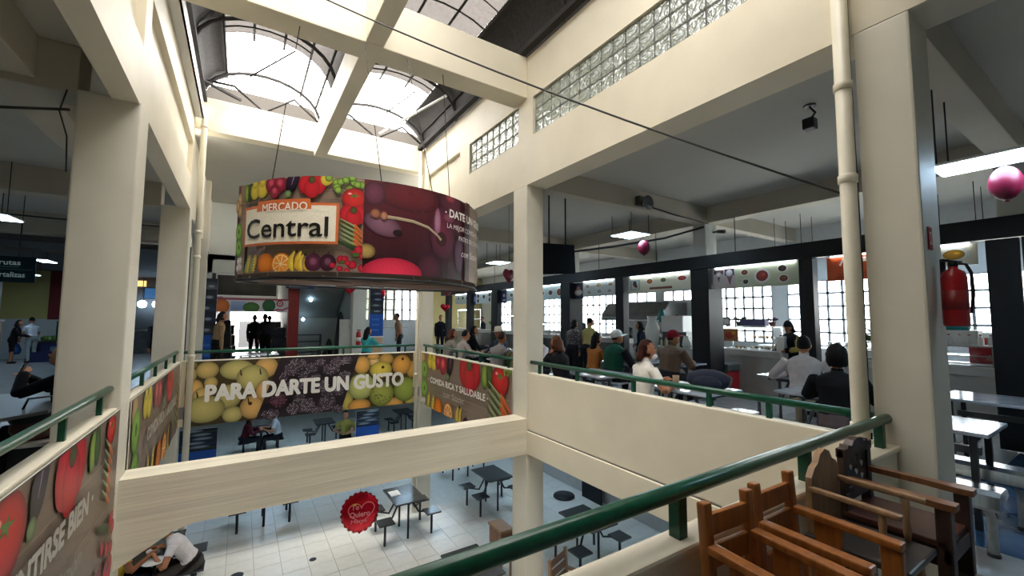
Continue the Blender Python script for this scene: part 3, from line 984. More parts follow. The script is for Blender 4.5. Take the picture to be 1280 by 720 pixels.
# ---------------------------------------------------------------- hanging drum sign
DR, DZ0, DZ1 = 1.38, 2.02, 2.93
def flat(y):
    """the sign is a bow front drum: round towards the near gallery, almost flat behind"""
    return y if y < -.5 else -.5 + (y + .5) * (.30 if y < .6 else .30)
drum = thing('drum_sign', 'large round hanging drum sign with fruit pictures reading MERCADO Central', 'sign', (1.30, 5.45, 0))
d = MB()
n = 96
vs, fs = [], []
for r_ in (DR, DR - .012):
    for z in (DZ0, DZ1):
        vs += [Vector((r_ * math.cos(2*PI*k/n), flat(r_ * math.sin(2*PI*k/n)), z)) for k in range(n)]
for k in range(n):
    k2 = (k + 1) % n
    fs += [(k, k2, n + k2, n + k), (2*n + k2, 2*n + k, 3*n + k, 3*n + k2), (n + k, n + k2, 3*n + k2, 3*n + k), (k2, k, 2*n + k, 2*n + k2)]
d._add(vs, fs, True)
d.build('drum_sheet', mat('drum_inner', (.10, .075, .06), .7), drum)
fr = MB()
for z, rr_ in ((1.965, 1.37), (2.90, 1.345)):
    fr.tube([(rr_ * math.cos(2*PI*k/48), flat(rr_ * math.sin(2*PI*k/48)), z) for k in range(49)], .016, 6, caps=False)
fr.build('ring_frame', dark_metal, drum)
for k in range(4):
    a = k * PI / 4 + .25
    MB().bar((1.36*math.cos(a), flat(1.36*math.sin(a)), 1.975), (-1.36*math.cos(a), flat(-1.36*math.sin(a)), 1.975), .03, .03).build('spoke', mat('warm_metal', (.16, .11, .09), .5, .3) if 'warm_metal' not in MATS else MATS['warm_metal'], drum)
for k in range(12):
    a = k * PI / 6 + .1
    MB().cyl((1.372*math.cos(a), flat(1.372*math.sin(a)), 1.965), (1.372*math.cos(a), flat(1.372*math.sin(a)), 2.03), .01, 6).build('strut', MATS['warm_metal'], drum)
for (x, y) in ((-.2, -1.35), (.35, -1.3), (1.1, -.12), (-1.1, -.12)):
    MB().tube([(x, y, 2.93), (x * .8 if abs(x) > .5 else x, y + (.95 if y < -1 else -.15), 4.93)], .005, 5).build('hanging_wire', wire_m, drum)
ds = R(1) * (DR + .001)
def panel_fn(a0):
    return lambda u, v, l: Vector(((DR + l) * math.cos(R(a0) + u / DR), flat((DR + l) * math.sin(R(a0) + u / DR)) + (l if math.sin(R(a0) + u / DR) > 0 else 0), DZ0 + v))
def central_panel(a0, span):
    P = Print(panel_fn(a0), .0004)
    W, H = R(span) * DR, DZ1 - DZ0
    P.clip = (0, 0, W, H)
    wood(P, 0, 0, W, H, 24, 1.1)
    D = lambda deg: (deg + 170) * R(1) * DR
    for k, deg, z, s_, *col in (('greenpep', -160, 2.84, .22), ('pear', -153, 2.87, .2), ('pear', -148, 2.87, .2), ('onion', -143, 2.88, .16), ('onion', -138.5, 2.87, .16), ('onion', -141, 2.80, .13), ('eggplant', -132.6, 2.85, .24),
                          ('pepper', -124.6, 2.84, .24), ('pear', -119, 2.92, .14), ('grapes', -112, 2.86, .16), ('tomato', -108.4, 2.72, .2), ('pepper', -108.6, 2.56, .19), ('carrots', -109.5, 2.38, .18, 5, .24), ('zucchini', -110, 2.27, .13), ('radish', -108.3, 2.14, .18),
                          ('potato', -163.3, 2.77, .12), ('potato', -162.8, 2.65, .12), ('potato', -165.5, 2.7, .12), ('apple', -162.8, 2.44, .16), ('apple', -161.9, 2.28, .16), ('garlic', -160.5, 2.13, .15), ('corn', -153, 2.1, .17), ('corn', -149, 2.1, .17),
                          ('orange', -142.5, 2.1, .18), ('orangecut', -135.1, 2.09, .19), ('banana', -129.5, 2.1, .18), ('banana', -126, 2.08, .16), ('onion', -122.2, 2.1, .16, (90, 40, 62)), ('onion', -117, 2.1, .15, (70, 30, 50)), ('radish', -112.5, 2.08, .12)):
        if s_ < .24 and k not in ('carrots', 'zucchini'):
            s_ *= 1.18
        G[k](P, D(deg), z - DZ0, s_, *col)
    # label: orange border, cream field
    u0, u1 = D(-155.3), D(-113.6)
    org, crm = K(214, 112, 62), K(240, 232, 212)
    P.rect(u0, 2.275 - DZ0, u1, 2.66 - DZ0, org, None, 16)
    P.rect(D(-147), 2.58 - DZ0, D(-124), 2.70 - DZ0, org, None, 10)
    P.rect(u0 + .022, 2.297 - DZ0, u1 - .022, 2.60 - DZ0, crm, None, 16)
    P.rect(u0 + .022, 2.58 - DZ0, D(-147.5), 2.635 - DZ0, crm, None, 4)
    P.rect(D(-123.5), 2.58 - DZ0, u1 - .022, 2.635 - DZ0, crm, None, 5)
    P.text('MERCADO', D(-144.3), 2.592 - DZ0, .076, K(245, 236, 220), bold=.012, width=D(-125.0) - D(-144.3))
    P.text('Central', D(-152.6), 2.345 - DZ0, .185, K(34, 32, 30), bold=.012, width=D(-117.2) - D(-152.6))
    P.build('drum_print', drum)
def cherry_panel(a0, span):
    P = Print(panel_fn(a0), .0006)
    W, H = R(span) * DR, DZ1 - DZ0
    P.clip = (0, 0, W, H)
    D = lambda deg: (deg + 105) * R(1) * DR
    Z = lambda z: z - DZ0
    P.rect(0, 0, W, H, K(38, 14, 22), K(92, 26, 40), 24, 3)
    P.ell(D(-86), Z(2.82), .36, .16, K(104, 26, 38), K(58, 18, 28), n=24)
    P.ell(D(-101), Z(2.80), .10, .12, K(110, 52, 76), K(60, 24, 36), n=20)
    P.ell(D(-64), Z(2.86), .22, .15, K(96, 36, 56), K(44, 16, 26), n=20)
    P.ell(D(-65), Z(2.90), .09, .05, K(160, 70, 80), K(80, 28, 44), n=14)
    P.ell(D(-97.5), Z(2.50), .19, .11, K(132, 92, 112), K(74, 36, 52), rot=-.35, n=18)
    P.ell(D(-91.5), Z(2.43), .05, .035, K(36, 18, 24), n=10)
    P.ell(D(-69.5), Z(2.50), .19, .28, K(108, 40, 62), K(62, 24, 40), n=24)
    P.ell(D(-73), Z(2.60), .045, .16, K(170, 120, 146), K(112, 52, 74), n=14)
    P.ell(D(-66), Z(2.68), .09, .05, K(150, 84, 106), K(104, 42, 64), n=14)
    P.ell(D(-70.6), Z(2.43), .075, .08, K(70, 36, 34), K(62, 24, 38), n=14)
    P.ell(D(-58), Z(2.31), .10, .22, K(92, 52, 80), K(46, 18, 32), n=18)
    P.ell(D(-77), Z(2.12), .15, .14, K(84, 30, 48), K(44, 16, 26), n=18)
    P.ell(D(-93), Z(2.02), .30, .16, K(226, 52, 84), K(170, 26, 54), n=24)
    P.stroke([(D(-98), Z(2.58)), (D(-92), Z(2.575)), (D(-85), Z(2.565)), (D(-78), Z(2.53)), (D(-73), Z(2.46)), (D(-71), Z(2.42))], [.035, .032, .03, .026, .024, .03], K(196, 178, 150), K(140, 122, 96))
    P.ell(D(-100.5), Z(2.6), .05, .05, K(170, 110, 80), K(100, 56, 44), n=10)
    P.ell(D(-97.2), Z(2.585), .035, .045, K(190, 130, 100), K(120, 70, 54), n=10)
    P.ell(D(-103.8), Z(2.23), .09, .075, K(190, 160, 90), K(90, 70, 40), n=14)
    wood(P, D(-54), 0, W, H, 4, 1.0)
    P.rect(D(-54), 0, D(-50), H, K(70, 40, 40), None, 2)
    P.text('· DATE UN GUSTO ·', D(-69.5), Z(2.69), .085, K(244, 238, 232), bold=.03, width=D(-27) - D(-69.5))
    P.text('LA MEJOR COMIDA ESTÁ EN EL', D(-68.5), Z(2.565), .052, K(236, 226, 222), width=D(-28) - D(-68.5))
    P.text('PATIO DE COMIDAS', D(-60.5), Z(2.455), .05, K(236, 226, 222), width=D(-34) - D(-60.5))
    P.text('con Sazón', D(-58.5), Z(2.28), .075, K(236, 226, 222), shear=.2)
    P.build('drum_print', drum)
central_panel(-170, 65)
cherry_panel(-105, 85)
P = Print(panel_fn(-20))
wood(P, 0, 0, R(130) * DR, DZ1 - DZ0, 40)
for i in range(12):
    G[('orange', 'apple', 'tomato', 'pepper')[i % 4]](P, .2 + i * .24, .12, .2)
    G[('apple', 'pepper', 'onion', 'pear')[i % 4]](P, .2 + i * .24, .8, .2)
P.build('drum_print', drum)
P = Print(panel_fn(110))
P.rect(0, 0, R(80) * DR, DZ1 - DZ0, K(38, 14, 22), K(92, 26, 40), 24, 3)
P.build('drum_print', drum)

# ---------------------------------------------------------------- green railings
def railing(label, a, b, posts, zr=.955, r=.028, z0=.81, pw=.035, ends=True):
    """a handrail from a to b (x, y) with flat posts at the given fractions"""
    t = thing('railing', label, 'railing', (a[0], a[1], 0), 0, 'green railings on the parapets')
    dx, dy = b[0] - a[0], b[1] - a[1]
    MB().tube([(0, 0, zr), (dx, dy, zr)], r, 14).build('handrail', rail_green, t)
    for q in posts:
        p = (dx * q, dy * q)
        MB().bar((p[0], p[1], z0), (p[0], p[1], zr - r * .5), pw, pw, (1, 0, 0)).build('post', rail_green, t)
    return t
railing('thick green railing on the near parapet beside the wooden high chairs', (-.84, 1.005), (3.49, 1.005), (.03, .263, .51, .74, .97), .97, .030, .81, .045)
railing('green railing along the plain right parapet', (3.58, 1.09), (3.58, 5.04), (.03, .17, .3, .52, .75, .95))
railing('green railing above the healthy food banner', (3.58, 5.43), (3.58, 9.33), (.06, .3, .55, .8, .97))
railing('green railing of the left gallery nearest the viewer', (-.925, -3), (-.925, 4.92), (.1, .3, .5, .715, .86, .965), .975)
railing('green railing of the left gallery past the column', (-.925, 5.32), (-.925, 9.34), (.05, .25, .47, .7, .93), .975)
railing('green railing above the big fruit banner', (-.84, 9.47), (3.48, 9.47), (.02, .3, .62, .93))

# ---------------------------------------------------------------- downpipes and conduits
def pipe(label, pts, r, collars=()):
    t = thing('downpipe', label, 'pipe', (pts[0][0], pts[0][1], 0), 0, None)
    o = pts[0]
    MB().tube([(p[0]-o[0], p[1]-o[1], p[2]) for p in pts], r, 14).build('pipe_run', white_pipe, t)
    for z in collars:
        MB().lathe([(r + .001, z - .03), (r + .008, z - .025), (r + .008, z + .025), (r + .001, z + .03)], n=14).build('collar', white_pipe, t)
    return t
pipe('white downpipe beside the left end of the fruit banner', [(-.72, 9.28, -2.7), (-.72, 9.28, 5.1), (-.72, 9.28, 5.3)], .05, (2.65, 3.1, .9, 5.05))
pipe('white downpipe at the near right column', [(3.43, 1.12, -2.7), (3.43, 1.12, 5.5)], .048, (2.55, 3.2, .9))
pipe('white downpipe in the far right corner of the void', [(3.40, 9.32, -2.7), (3.40, 9.32, 5.5)], .04, (2.2, 3.9, .3))
def cable(label, pts, r, name='cable'):
    return tag(MB().tube(pts, r, 6).build(name, wire_m), label, 'cable')
cab = []
for i in range(15):
    t = i / 14
    a, b = Vector((.20, 5.035, 5.30)), Vector((3.46, 1.17, 2.47))
    cab.append(a.lerp(b, t) - Vector((0, 0, .10 * 4 * t * (1 - t))))
cable('thin black cable strung across the void to the right downpipe', cab, .008)
cable('thin black wires running down beside the right downpipe', [(3.49, 1.09, 5.4), (3.487, 1.092, 3.2), (3.492, 1.088, 2.2), (3.488, 1.09, 1.0), (3.49, 1.085, .82)], .006)
# ================================================================ RIGHT GALLERY: outer wall with windows, stalls
white_tile = mat('white_wall_tile', (.62, .65, .66), .3, var=.04, scale=8)
counter_m = mat('counter_render', (.40, .40, .385), .55, var=.08, scale=5)
counter_top = mat('counter_top_tile', (.50, .50, .48), .35, var=.06, scale=5)
navy = mat('navy_panel', (.02, .03, .075), .4)
hood_m = mat('hood_steel', (.16, .165, .17), .35, .8, var=.2, scale=4)
tube_glow = mat('fluorescent_tube', (.9, .95, 1), .4, emit=(.85, .94, 1.0), estr=14.0)
WX = 12.0
WIN = [(-1.2, .5, .9, 2.52, 6, 5), (1.25, 2.55, 1.15, 2.52, 5, 4), (3.25, 5.35, .95, 2.56, 7, 5), (5.72, 7.26, .95, 2.52, 6, 5), (8.05, 9.2, 2.18, 2.52, 3, 1), (9.5, 10.75, 2.18, 2.52, 3, 1), (11.2, 13.3, 1.0, 2.5, 6, 4),
       (13.7, 15.9, 1.0, 2.5, 6, 4), (16.4, 18.4, .9, 2.6, 6, 4), (18.8, 20.9, .9, 2.6, 6, 4)]
w = MB()
ys = sorted(WIN)
edge = -4.0
for y0, y1, z0, z1, a, b in ys:
    w.box((WX, edge, 0), (WX + .2, y0, 3.92))
    w.box((WX, y0, 0), (WX + .2, y1, z0))
    w.box((WX, y0, z1), (WX + .2, y1, 3.92))
    edge = y1
w.box((WX, edge, 0), (WX + .2, 22.2, 3.92))
w.box((WX, -4, LZ), (WX + .2, 24, -.2))
structure(w.build('wall_east', white_tile), 'pale outer wall with grid windows behind the food stalls', 'wall')
sash = mat('pale_window_bars', (.26, .29, .33), .6)
for n, (y0, y1, z0, z1, a, b) in enumerate(ys):
    f = MB()
    for i in range(a + 1):
        y = y0 + (y1 - y0) * i / a
        f.box((WX + .01, y - .024, z0), (WX + .07, y + .024, z1))
    for j in range(b + 1):
        z = z0 + (z1 - z0) * j / b
        f.box((WX + .01, y0, z - .024), (WX + .07, y1, z + .024))
    win = structure(f.build('window_%d' % (n + 3), sash), ORD[n] + ' bright grid window behind the stalls, counted from the shutter end', 'window')
    p0 = None
    for i in range(a):
        for j in range(b):
            dy, dz = (y1 - y0) / a, (z1 - z0) / b
            if p0 is None:
                p0 = MB().box((-.003, -dy/2 + .012, -dz/2 + .012), (.003, dy/2 - .012, dz/2 - .012)).build('pane', glass, win)
                q = p0
            else:
                q = p0.copy(); C.objects.link(q); q.parent = win
            q.location = (WX + .05, y0 + (i + .5) * dy, z0 + (j + .5) * dz)
sbox('wall_north', (-14, 25.8, 0), (-1.0, 26, 4.1), pale_wall, 'far end wall of the left hall', 'wall')
sbox('wall_north_right', (8, 22, 0), (12.2, 22.2, 3.92), mat('ochre_wall', (.42, .36, .16), .7, var=.1, scale=2), 'ochre far wall at the end of the right gallery', 'wall')
# black stall frame
hd = thing('stall_header', 'long black header beam above the row of food stalls', 'beam', (8.0, 0, 0))
MB().box((-.08, -2, 2.62), (.08, 18.6, 2.89), .01).build('header_beam', black_paint, hd)
for i in range(11):
    MB().cyl((0, -1.1 + i * 1.85, 2.89), (0, -1.1 + i * 1.85, 3.58), .008, 6).build('hanger_rod', wire_m, hd)
POSTS = [(3.14, 3.36), (5.0, 5.42), (7.27, 7.56), (9.3, 9.76), (11.5, 11.8), (13.4, 13.9), (15.6, 16.0), (17.8, 18.2)]
PL = ['first black stall post, behind the white shirted man', 'broad black stall post below the grey column', 'black stall post behind the green vest man', 'black stall post with a navy poster by the patterned blouse', 'black stall post hidden by the slim column', 'black stall post behind the man in the white hat', 'slim black post beside the glass cases far down the stalls', 'last black stall post by the ochre wall']
for i, (a, b) in enumerate(POSTS):
    t = thing('stall_post', PL[i], 'post', (8.05, (a + b) / 2, 0), 0, 'black posts between the food stalls')
    h = (b - a) / 2
    MB().box((-.10, -h, 0), (.40 if i in (1, 3) else .10, h * .1, 2.62), .006).build('front_board', black_paint, t)
    MB().box((-.07, h * .14, 0), (.40 if i in (1, 3) else .12, h, 2.62), .006).build('rear_board', black_paint, t)
sh = thing('shutter_door', 'wide black folded shutter at the end of the stalls', 'door', (7.95, 0, 0))
for i, (a, b) in enumerate(((.92, 1.2), (.52, .9), (.1, .5), (-.4, .08), (-1.0, -.42))):
    MB().box((-.03 - .02 * (i % 2), a, .02), (.04, b, 2.61), .008).build('leaf_panel', black_paint, sh)

def menu_board(y0, y1, z0, z1, label, base, plates, extra=None, x=8.1, lit=True):
    """a printed board facing the gallery (towards -X); u runs from y1 to y0"""
    q = .8896
    y0, y1, z0, z1 = y0 * q, y1 * q, 1.6 + (z0 - 1.6) * q, min(2.605, 1.6 + (z1 - 1.6) * q)
    plates = [(u, v, a * q, b * q, c) for u, v, a, b, c in plates]
    W, H = y1 - y0, z1 - z0
    t = thing('menu_board', label, 'sign', (x, y1, z0), 0, 'menu boards above the stalls')
    MB().box((0, -W, 0), (.03, 0, H)).build('board', white_plastic, t)
    P = Print(lambda u, v, l: Vector((-l, -u, v)))
    P.clip = (0, 0, W, H)
    P.rect(0, 0, W, H, base)
    for u, v, a, b, c in plates:
        P.ell(u * W, v * H, a, b, K(238, 236, 228), K(205, 205, 198), n=12, off=(0, 0))
        P.ell(u * W, v * H, a * .72, b * .72, c, tuple(q * .5 for q in c), n=12)
        P.ell(u * W + a * .2, v * H + b * .15, a * .25, b * .22, tuple(min(1, q * 2) for q in c), c, n=8)
    if extra:
        extra(P, W, H)
    P.build('board_print', t)
    if lit:
        MB().cyl((-.02, -W + .06, H + .015), (-.02, -.06, H + .015), .012, 8).build('light_tube', tube_glow, t)
    return t
br, rd, gn, dk = K(120, 70, 40), K(150, 50, 40), K(90, 100, 50), K(60, 44, 34)
def collage(P, W, H):
    P.rect(0, 0, .46, H, K(190, 180, 178))
    P.rect(.02, .3, .22, H - .03, K(70, 60, 64)); P.rect(.25, .26, .44, H - .02, K(46, 40, 44))
    P.poly([(.06, .36), (.18, .36), (.12, .12)], K(110, 80, 80)); P.poly([(.27, .3), (.42, .3), (.35, .06)], K(130, 90, 96))
    P.ell(.34, H - .1, .07, .07, K(230, 230, 236), K(180, 180, 190)); P.ell(.12, H - .12, .06, .05, K(236, 230, 230))
    for v in (.22, .36):
        P.stroke([(.5 + .02, H * v * 1.2 + .03), (W * .42, H * v * 1.2 + .04)], .008, K(150, 160, 140))
menu_board(3.80, 5.60, 2.27, 2.74, 'pale green menu board with five plates and a photo collage', K(190, 196, 168), [(.40, .72, .10, .08, br), (.41, .28, .08, .07, dk), (.60, .5, .17, .16, rd), (.82, .76, .11, .09, dk), (.83, .32, .11, .09, br)], collage)
def orange_sign(P, W, H):
    P.stroke([(.18, .24), (.24, .36), (.3, .28), (.4, .36), (.5, .33), (.62, .42), (.7, .34), (.8, .44), (1.0, .42)], .03, K(245, 220, 205))
    P.stroke([(.3, .22), (.5, .3), (.7, .24), (.95, .34)], .03, K(245, 215, 200))
    for v in (.06, .1):
        P.stroke([(.15, v), (1.1, v + .02)], .012, K(150, 50, 30))
menu_board(2.0, 3.36, 2.30, 2.74, 'orange sign board with white script beside the round downpipe', K(206, 84, 46), [], orange_sign)
menu_board(1.46, 1.95, 2.42, 2.74, 'cream menu board with one golden dish near the fire extinguisher', K(206, 200, 176), [(.5, .55, .17, .11, K(190, 140, 40))])
def frames2(P, W, H):
    P.rect(.04, .05, .34, H - .06, K(140, 160, 160)); P.rect(.08, .08, .3, H - .1, K(190, 200, 196))
    P.ell(.18, .2, .06, .07, K(50, 50, 54)); P.ell(.22, .14, .05, .04, K(120, 50, 50))
    P.rect(.62, .04, W - .5, .09, K(110, 60, 50))
menu_board(6.14, 8.10, 2.32, 2.72, 'cream menu board with rows of small dishes above the hooded kitchen', K(204, 202, 180), [(.36, .66, .13, .09, K(160, 90, 30)), (.58, .68, .12, .08, gn), (.86, .7, .17, .08, rd)], frames2)
menu_board(8.60, 10.0, 2.28, 2.74, 'pale menu board with six faint plates', K(192, 198, 196), [(.15, .7, .12, .07, K(150, 140, 120)), (.5, .72, .14, .08, K(170, 150, 110)), (.85, .72, .12, .07, K(150, 130, 110)), (.2, .28, .11, .06, K(140, 150, 150)), (.52, .3, .12, .07, K(130, 150, 160)), (.82, .3, .12, .06, K(150, 150, 140))])
menu_board(10.9, 12.85, 2.24, 2.74, 'pale menu board with round plates beside the middle column', K(178, 196, 196), [(.35, .5, .16, .12, dk), (.6, .5, .16, .12, dk), (.85, .5, .18, .16, br)])
menu_board(13.35, 14.6, 2.26, 2.78, 'pale menu board with two small dishes half hidden by the column', K(176, 188, 192), [(.3, .55, .16, .1, gn), (.7, .55, .16, .1, br)])
menu_board(15.75, 17.3, 2.24, 2.82, 'white menu board with five dark round dishes', K(196, 206, 208), [(.15, .7, .16, .13, dk), (.5, .6, .17, .12, dk), (.84, .74, .16, .12, dk), (.15, .25, .15, .13, dk), (.84, .3, .12, .14, dk)])
menu_board(18.1, 19.5, 2.26, 2.8, 'small pale menu board at the far end of the stalls', K(186, 196, 190), [(.25, .6, .14, .08, dk), (.6, .6, .17, .12, dk), (.9, .6, .1, .1, dk)])
def poster(y0, y1, z0, z1, label, base, fn, x=8.12):
    q = .8896
    y0, y1, z0, z1 = y0 * q, y1 * q, 1.6 + (z0 - 1.6) * q, min(2.605, 1.6 + (z1 - 1.6) * q)
    t = thing('poster', label, 'poster', (x, y1, z0))
    W, H = y1 - y0, z1 - z0
    MB().box((0, -W, 0), (.012, 0, H)).build('poster_sheet', navy, t)
    P = Print(lambda u, v, l: Vector((-l, -u, v)))
    P.clip = (0, 0, W, H)
    P.rect(0, 0, W, H, base)
    fn(P, W, H)
    P.build('poster_print', t)
poster(10.02, 10.46, 2.22, 2.78, 'navy poster with a white plate of food by the second post', K(22, 32, 62), lambda P, W, H: (P.ell(W*.5, H*.4, W*.45, H*.2, K(210, 205, 200), K(150, 140, 136)), P.ell(W*.5, H*.66, W*.2, H*.14, K(190, 120, 110))))
poster(14.62, 15.05, 2.2, 2.85, 'navy poster with small white figures beside the far post', K(26, 32, 92), lambda P, W, H: (P.ell(W*.5, H*.6, W*.2, H*.14, K(220, 220, 230)), P.rect(W*.2, H*.15, W*.8, H*.3, K(190, 190, 220))))
poster(17.32, 17.6, 2.2, 2.85, 'navy poster at the far end of the stalls', K(26, 32, 92), lambda P, W, H: (P.rect(W*.3, H*.3, W*.8, H*.7, K(150, 150, 190)),))

# ---------------------------------------------------------------- counters
def counter(y0, y1, label, x0=9.28, x1=9.85, h=.92, front=None):
    t = thing('stall_counter', label, 'counter', (x0, y0, 0), 0, 'counters of the food stalls')
    W = y1 - y0
    MB().box((.03, 0, 0), (x1 - x0, W, h - .13), .006).build('counter_body', front or counter_m, t)
    MB().box((0, -.02, h - .13), (x1 - x0 + .02, W + .02, h), .008).build('worktop', counter_top, t)
    return t
counter(4.32, 5.60, 'grey tiled counter with the lit snack case, next to the gap')
counter(6.06, 8.14, 'grey counter of the stall with the dark cooker hood', h=.86)
counter(8.54, 10.42, 'steel grey counter with the fryer frame', front=hood_m, h=1.0)
counter(10.9, 12.88, 'grey counter half hidden behind the middle column', front=hood_m, h=1.0)
counter(13.32, 15.04, 'steel counter behind the man in the white hat', front=hood_m, h=1.05)
counter(15.65, 17.58, 'steel counter with a plant on it', front=hood_m, h=1.05)
counter(18.05, 19.98, 'farthest steel counter with a curved glass case', front=hood_m, h=1.05)
counter(1.36, 3.2, 'grey counter behind the fire extinguisher', h=.9, x0=9.15, x1=10.25)
def glass_case(y0, y1, z0, z1, x0, x1, label, tube=True, curved=False):
    t = thing('display_case', label, 'display case', (x0, y0, 0), 0, 'glass cases on the counters')
    W, D = y1 - y0, x1 - x0
    f = MB()
    for y in (0, W):
        for x in (0, D):
            f.box((x - .01, y - .01, z0), (x + .01, y + .01, z1))
    for z in (z0, z1):
        for x in (0, D):
            f.box((x - .01, 0, z - .01), (x + .01, W, z + .01))
        for y in (0, W):
            f.box((0, y - .01, z - .01), (D, y + .01, z + .01))
    f.build('case_frame', steel, t)
    zm = (z0 + z1) / 2
    MB().box((.02, .01, zm - .006), (D - .02, W - .01, zm + .006)).build('shelf', steel, t)
    MB().box((0, .01, z0 + .01), (.005, W - .01, z1 - .01)).build('front_glass', glass, t)
    MB().box((0.01, 0.01, z1 + .008), (D - .01, W - .01, z1 + .016)).build('case_top', white_plastic, t)
    if tube:
        MB().cyl((.03, .05, z1 - .03), (.03, W - .05, z1 - .03), .014, 8).build('light_tube', tube_glow, t)
    return t
glass_case(4.5, 5.58, .93, 1.42, 9.4, 9.8, 'lit glass snack case on the tiled counter')
glass_case(1.4, 2.9, .91, 1.2, 9.25, 9.7, 'low glass case behind the fire extinguisher', tube=False)
glass_case(8.9, 9.5, 1.01, 1.62, 9.4, 9.8, 'square glass fryer frame on the steel counter', tube=False)
glass_case(11.0, 12.6, 1.01, 1.4, 9.4, 9.8, 'bright glass case by the middle column')
glass_case(13.5, 14.9, 1.06, 1.7, 9.4, 9.8, 'glass case behind the seated diners')
glass_case(18.3, 19.8, 1.06, 2.0, 9.4, 9.9, 'tall glass case at the far end of the stalls')
# food on the shelves
r = random.Random(11)
for (x, y0, y1, z, n, lab) in ((9.6, 4.6, 5.0, 1.18, 6, 'snack roll on the shelf of the lit case'), (9.6, 4.6, 5.4, .94, 8, 'pastry at the bottom of the lit case')):
    for i in range(n):
        y = y0 + (y1 - y0) * (i + .5) / n
        o = MB().ball((0, 0, .03), (.05, .035, .03), 8, 5).build('pastry', mat('pastry_%d_%d' % (i, n), K(*r.choice(((196, 150, 90), (170, 120, 70), (205, 190, 160)))), .6), loc=(x + r.uniform(-.08, .08), y, z))
        tag(o, ORD[i] + ' ' + lab + ', counted from the gap end', 'pastry', 'pastries in the lit case' if z < 1 else 'snack rolls in the lit case')
# photo card in the case, frames, boxes and plants on top
def card(name, label, cat, y0, y1, z0, z1, x, base, shapes):
    t = thing(name, label, cat, (x, y1, z0))
    W, H = y1 - y0, z1 - z0
    MB().box((0, -W, 0), (.01, 0, H)).build('card_sheet', white_plastic, t)
    P = Print(lambda u, v, l: Vector((-l, -u, v)))
    P.clip = (0, 0, W, H)
    P.rect(0, 0, W, H, base)
    for s_ in shapes:
        P.ell(*s_)
    P.build('card_print', t)
card('food_photo', 'orange food photo on the front of the lit case', 'photo', 5.22, 5.58, 1.1, 1.38, 9.385, K(170, 110, 70), [(.16, .12, .1, .07, K(190, 60, 40)), (.26, .18, .06, .05, K(226, 150, 60))])
card('white_notice', 'white notice board on the counter beside the dark haired woman', 'sign', 7.72, 8.12, .90, 1.16, 9.27, K(200, 208, 214), [])
def bottle(x, y, z, h, r_, m, label, group=None):
    t = thing('bottle', label, 'bottle', (x, y, z), 0, group)
    MB().lathe([(r_ * .95, 0), (r_, .01), (r_, h * .6), (r_ * .4, h * .78), (r_ * .36, h * .9), (.001, h * .9)], n=10).build('bottle_body', m, t)
    MB().lathe([(r_ * .42, h * .9), (r_ * .42, h), (.001, h)], n=8).build('cap', red_paint, t)
pl_w = mat('milky_plastic', (.72, .74, .72), .3); pl_y = mat('yellow_sauce', K(210, 180, 70), .3); pl_g = mat('green_glass_bottle', K(40, 90, 60), .15); pl_b = mat('blue_plastic', K(30, 70, 130), .35); teal_m = mat('teal_plastic', K(20, 130, 130), .4)
for i in range(9):
    bottle(9.42 + .05 * (i % 2), 7.3 - i * .085, .86, .22 + .04 * (i % 3), .03, (pl_w, pl_y, pl_w, pl_g)[i % 4], ORD[i] + ' small sauce bottle on the hooded stall counter, counted from the far end', 'sauce bottles on the hooded stall counter')
for i in range(12):
    bottle(9.3 + .05 * (i % 2), 1.42 + i * .11, 1.22, .16, .035, pl_w, ORD[i] + ' milky bottle on the low glass case, counted from the shutter', 'milky bottles on the low case')
def bag(x, y, z, w, h, m, label, cat='bag'):
    b = MB()
    n = 12
    rr = random.Random(int(y * 100))
    prof = [(.75, 0), (1.0, .25), (.95, .6), (.6, .85), (.75, 1.0)]
    vs, fs = [], []
    for q, t_ in prof:
        for k in range(n):
            a = 2 * PI * k / n
            j = 1 + rr.uniform(-.14, .14)
            vs.append(Vector((w/2 * q * j * math.cos(a) * .6, w/2 * q * j * math.sin(a), h * t_)))
    for i in range(len(prof) - 1):
        for k in range(n):
            fs.append((i*n + k, i*n + (k+1) % n, (i+1)*n + (k+1) % n, (i+1)*n + k))
    fs.append(tuple(reversed(range(n))))
    b._add(vs, fs, True)
    return tag(b.build('plastic_bag', m, loc=(x, y, z)), label, cat)
bag(9.5, 7.66, .86, .42, .8, pl_w, 'big white plastic bag hanging over the hooded stall counter')
bag(9.6, 7.42, 1.5, .22, .34, teal_m, 'teal bag behind the white plastic bag')
bag(9.45, 6.58, .86, .24, .3, pl_w, 'white tub shaped bag near the cook in dark clothes')
bag(9.45, 8.62, 1.0, .3, .34, pl_y, 'yellowish sack on the steel counter by the post')
bx = MB().box((-.2, -.33, 0), (.2, .33, .42), .02).build('steel_box', white_plastic, loc=(9.65, 7.0, 1.25))
tag(bx, 'big white appliance above the hooded stall counter', 'appliance')
tag(MB().box((-.13, -.36, -.385), (.18, .36, 0), .01).build('shelf_unit', hood_m, loc=(9.67, 7.0, 1.25)), 'grey shelf carrying the big white appliance', 'shelf')
tag(MB().lathe([(.10, 0), (.12, .02), (.13, .2), (.12, .22), (.001, .22)], n=14).build('bucket', pl_w, loc=(9.45, 6.28, .86)), 'white bucket at the end of the hooded stall counter', 'bucket')
for i, (y, h, lab) in enumerate(((6.5, .26, 'taller dark jar on the hooded stall counter'), (6.28, .2, 'shorter dark jar on the hooded stall counter'))):
    tag(MB().lathe([(.07, 0), (.08, .02), (.08, h - .04), (.05, h), (.001, h)], n=12).build('jar', pl_g if i else black_plastic, loc=(9.72, y - .1, .86)), lab, 'jar')
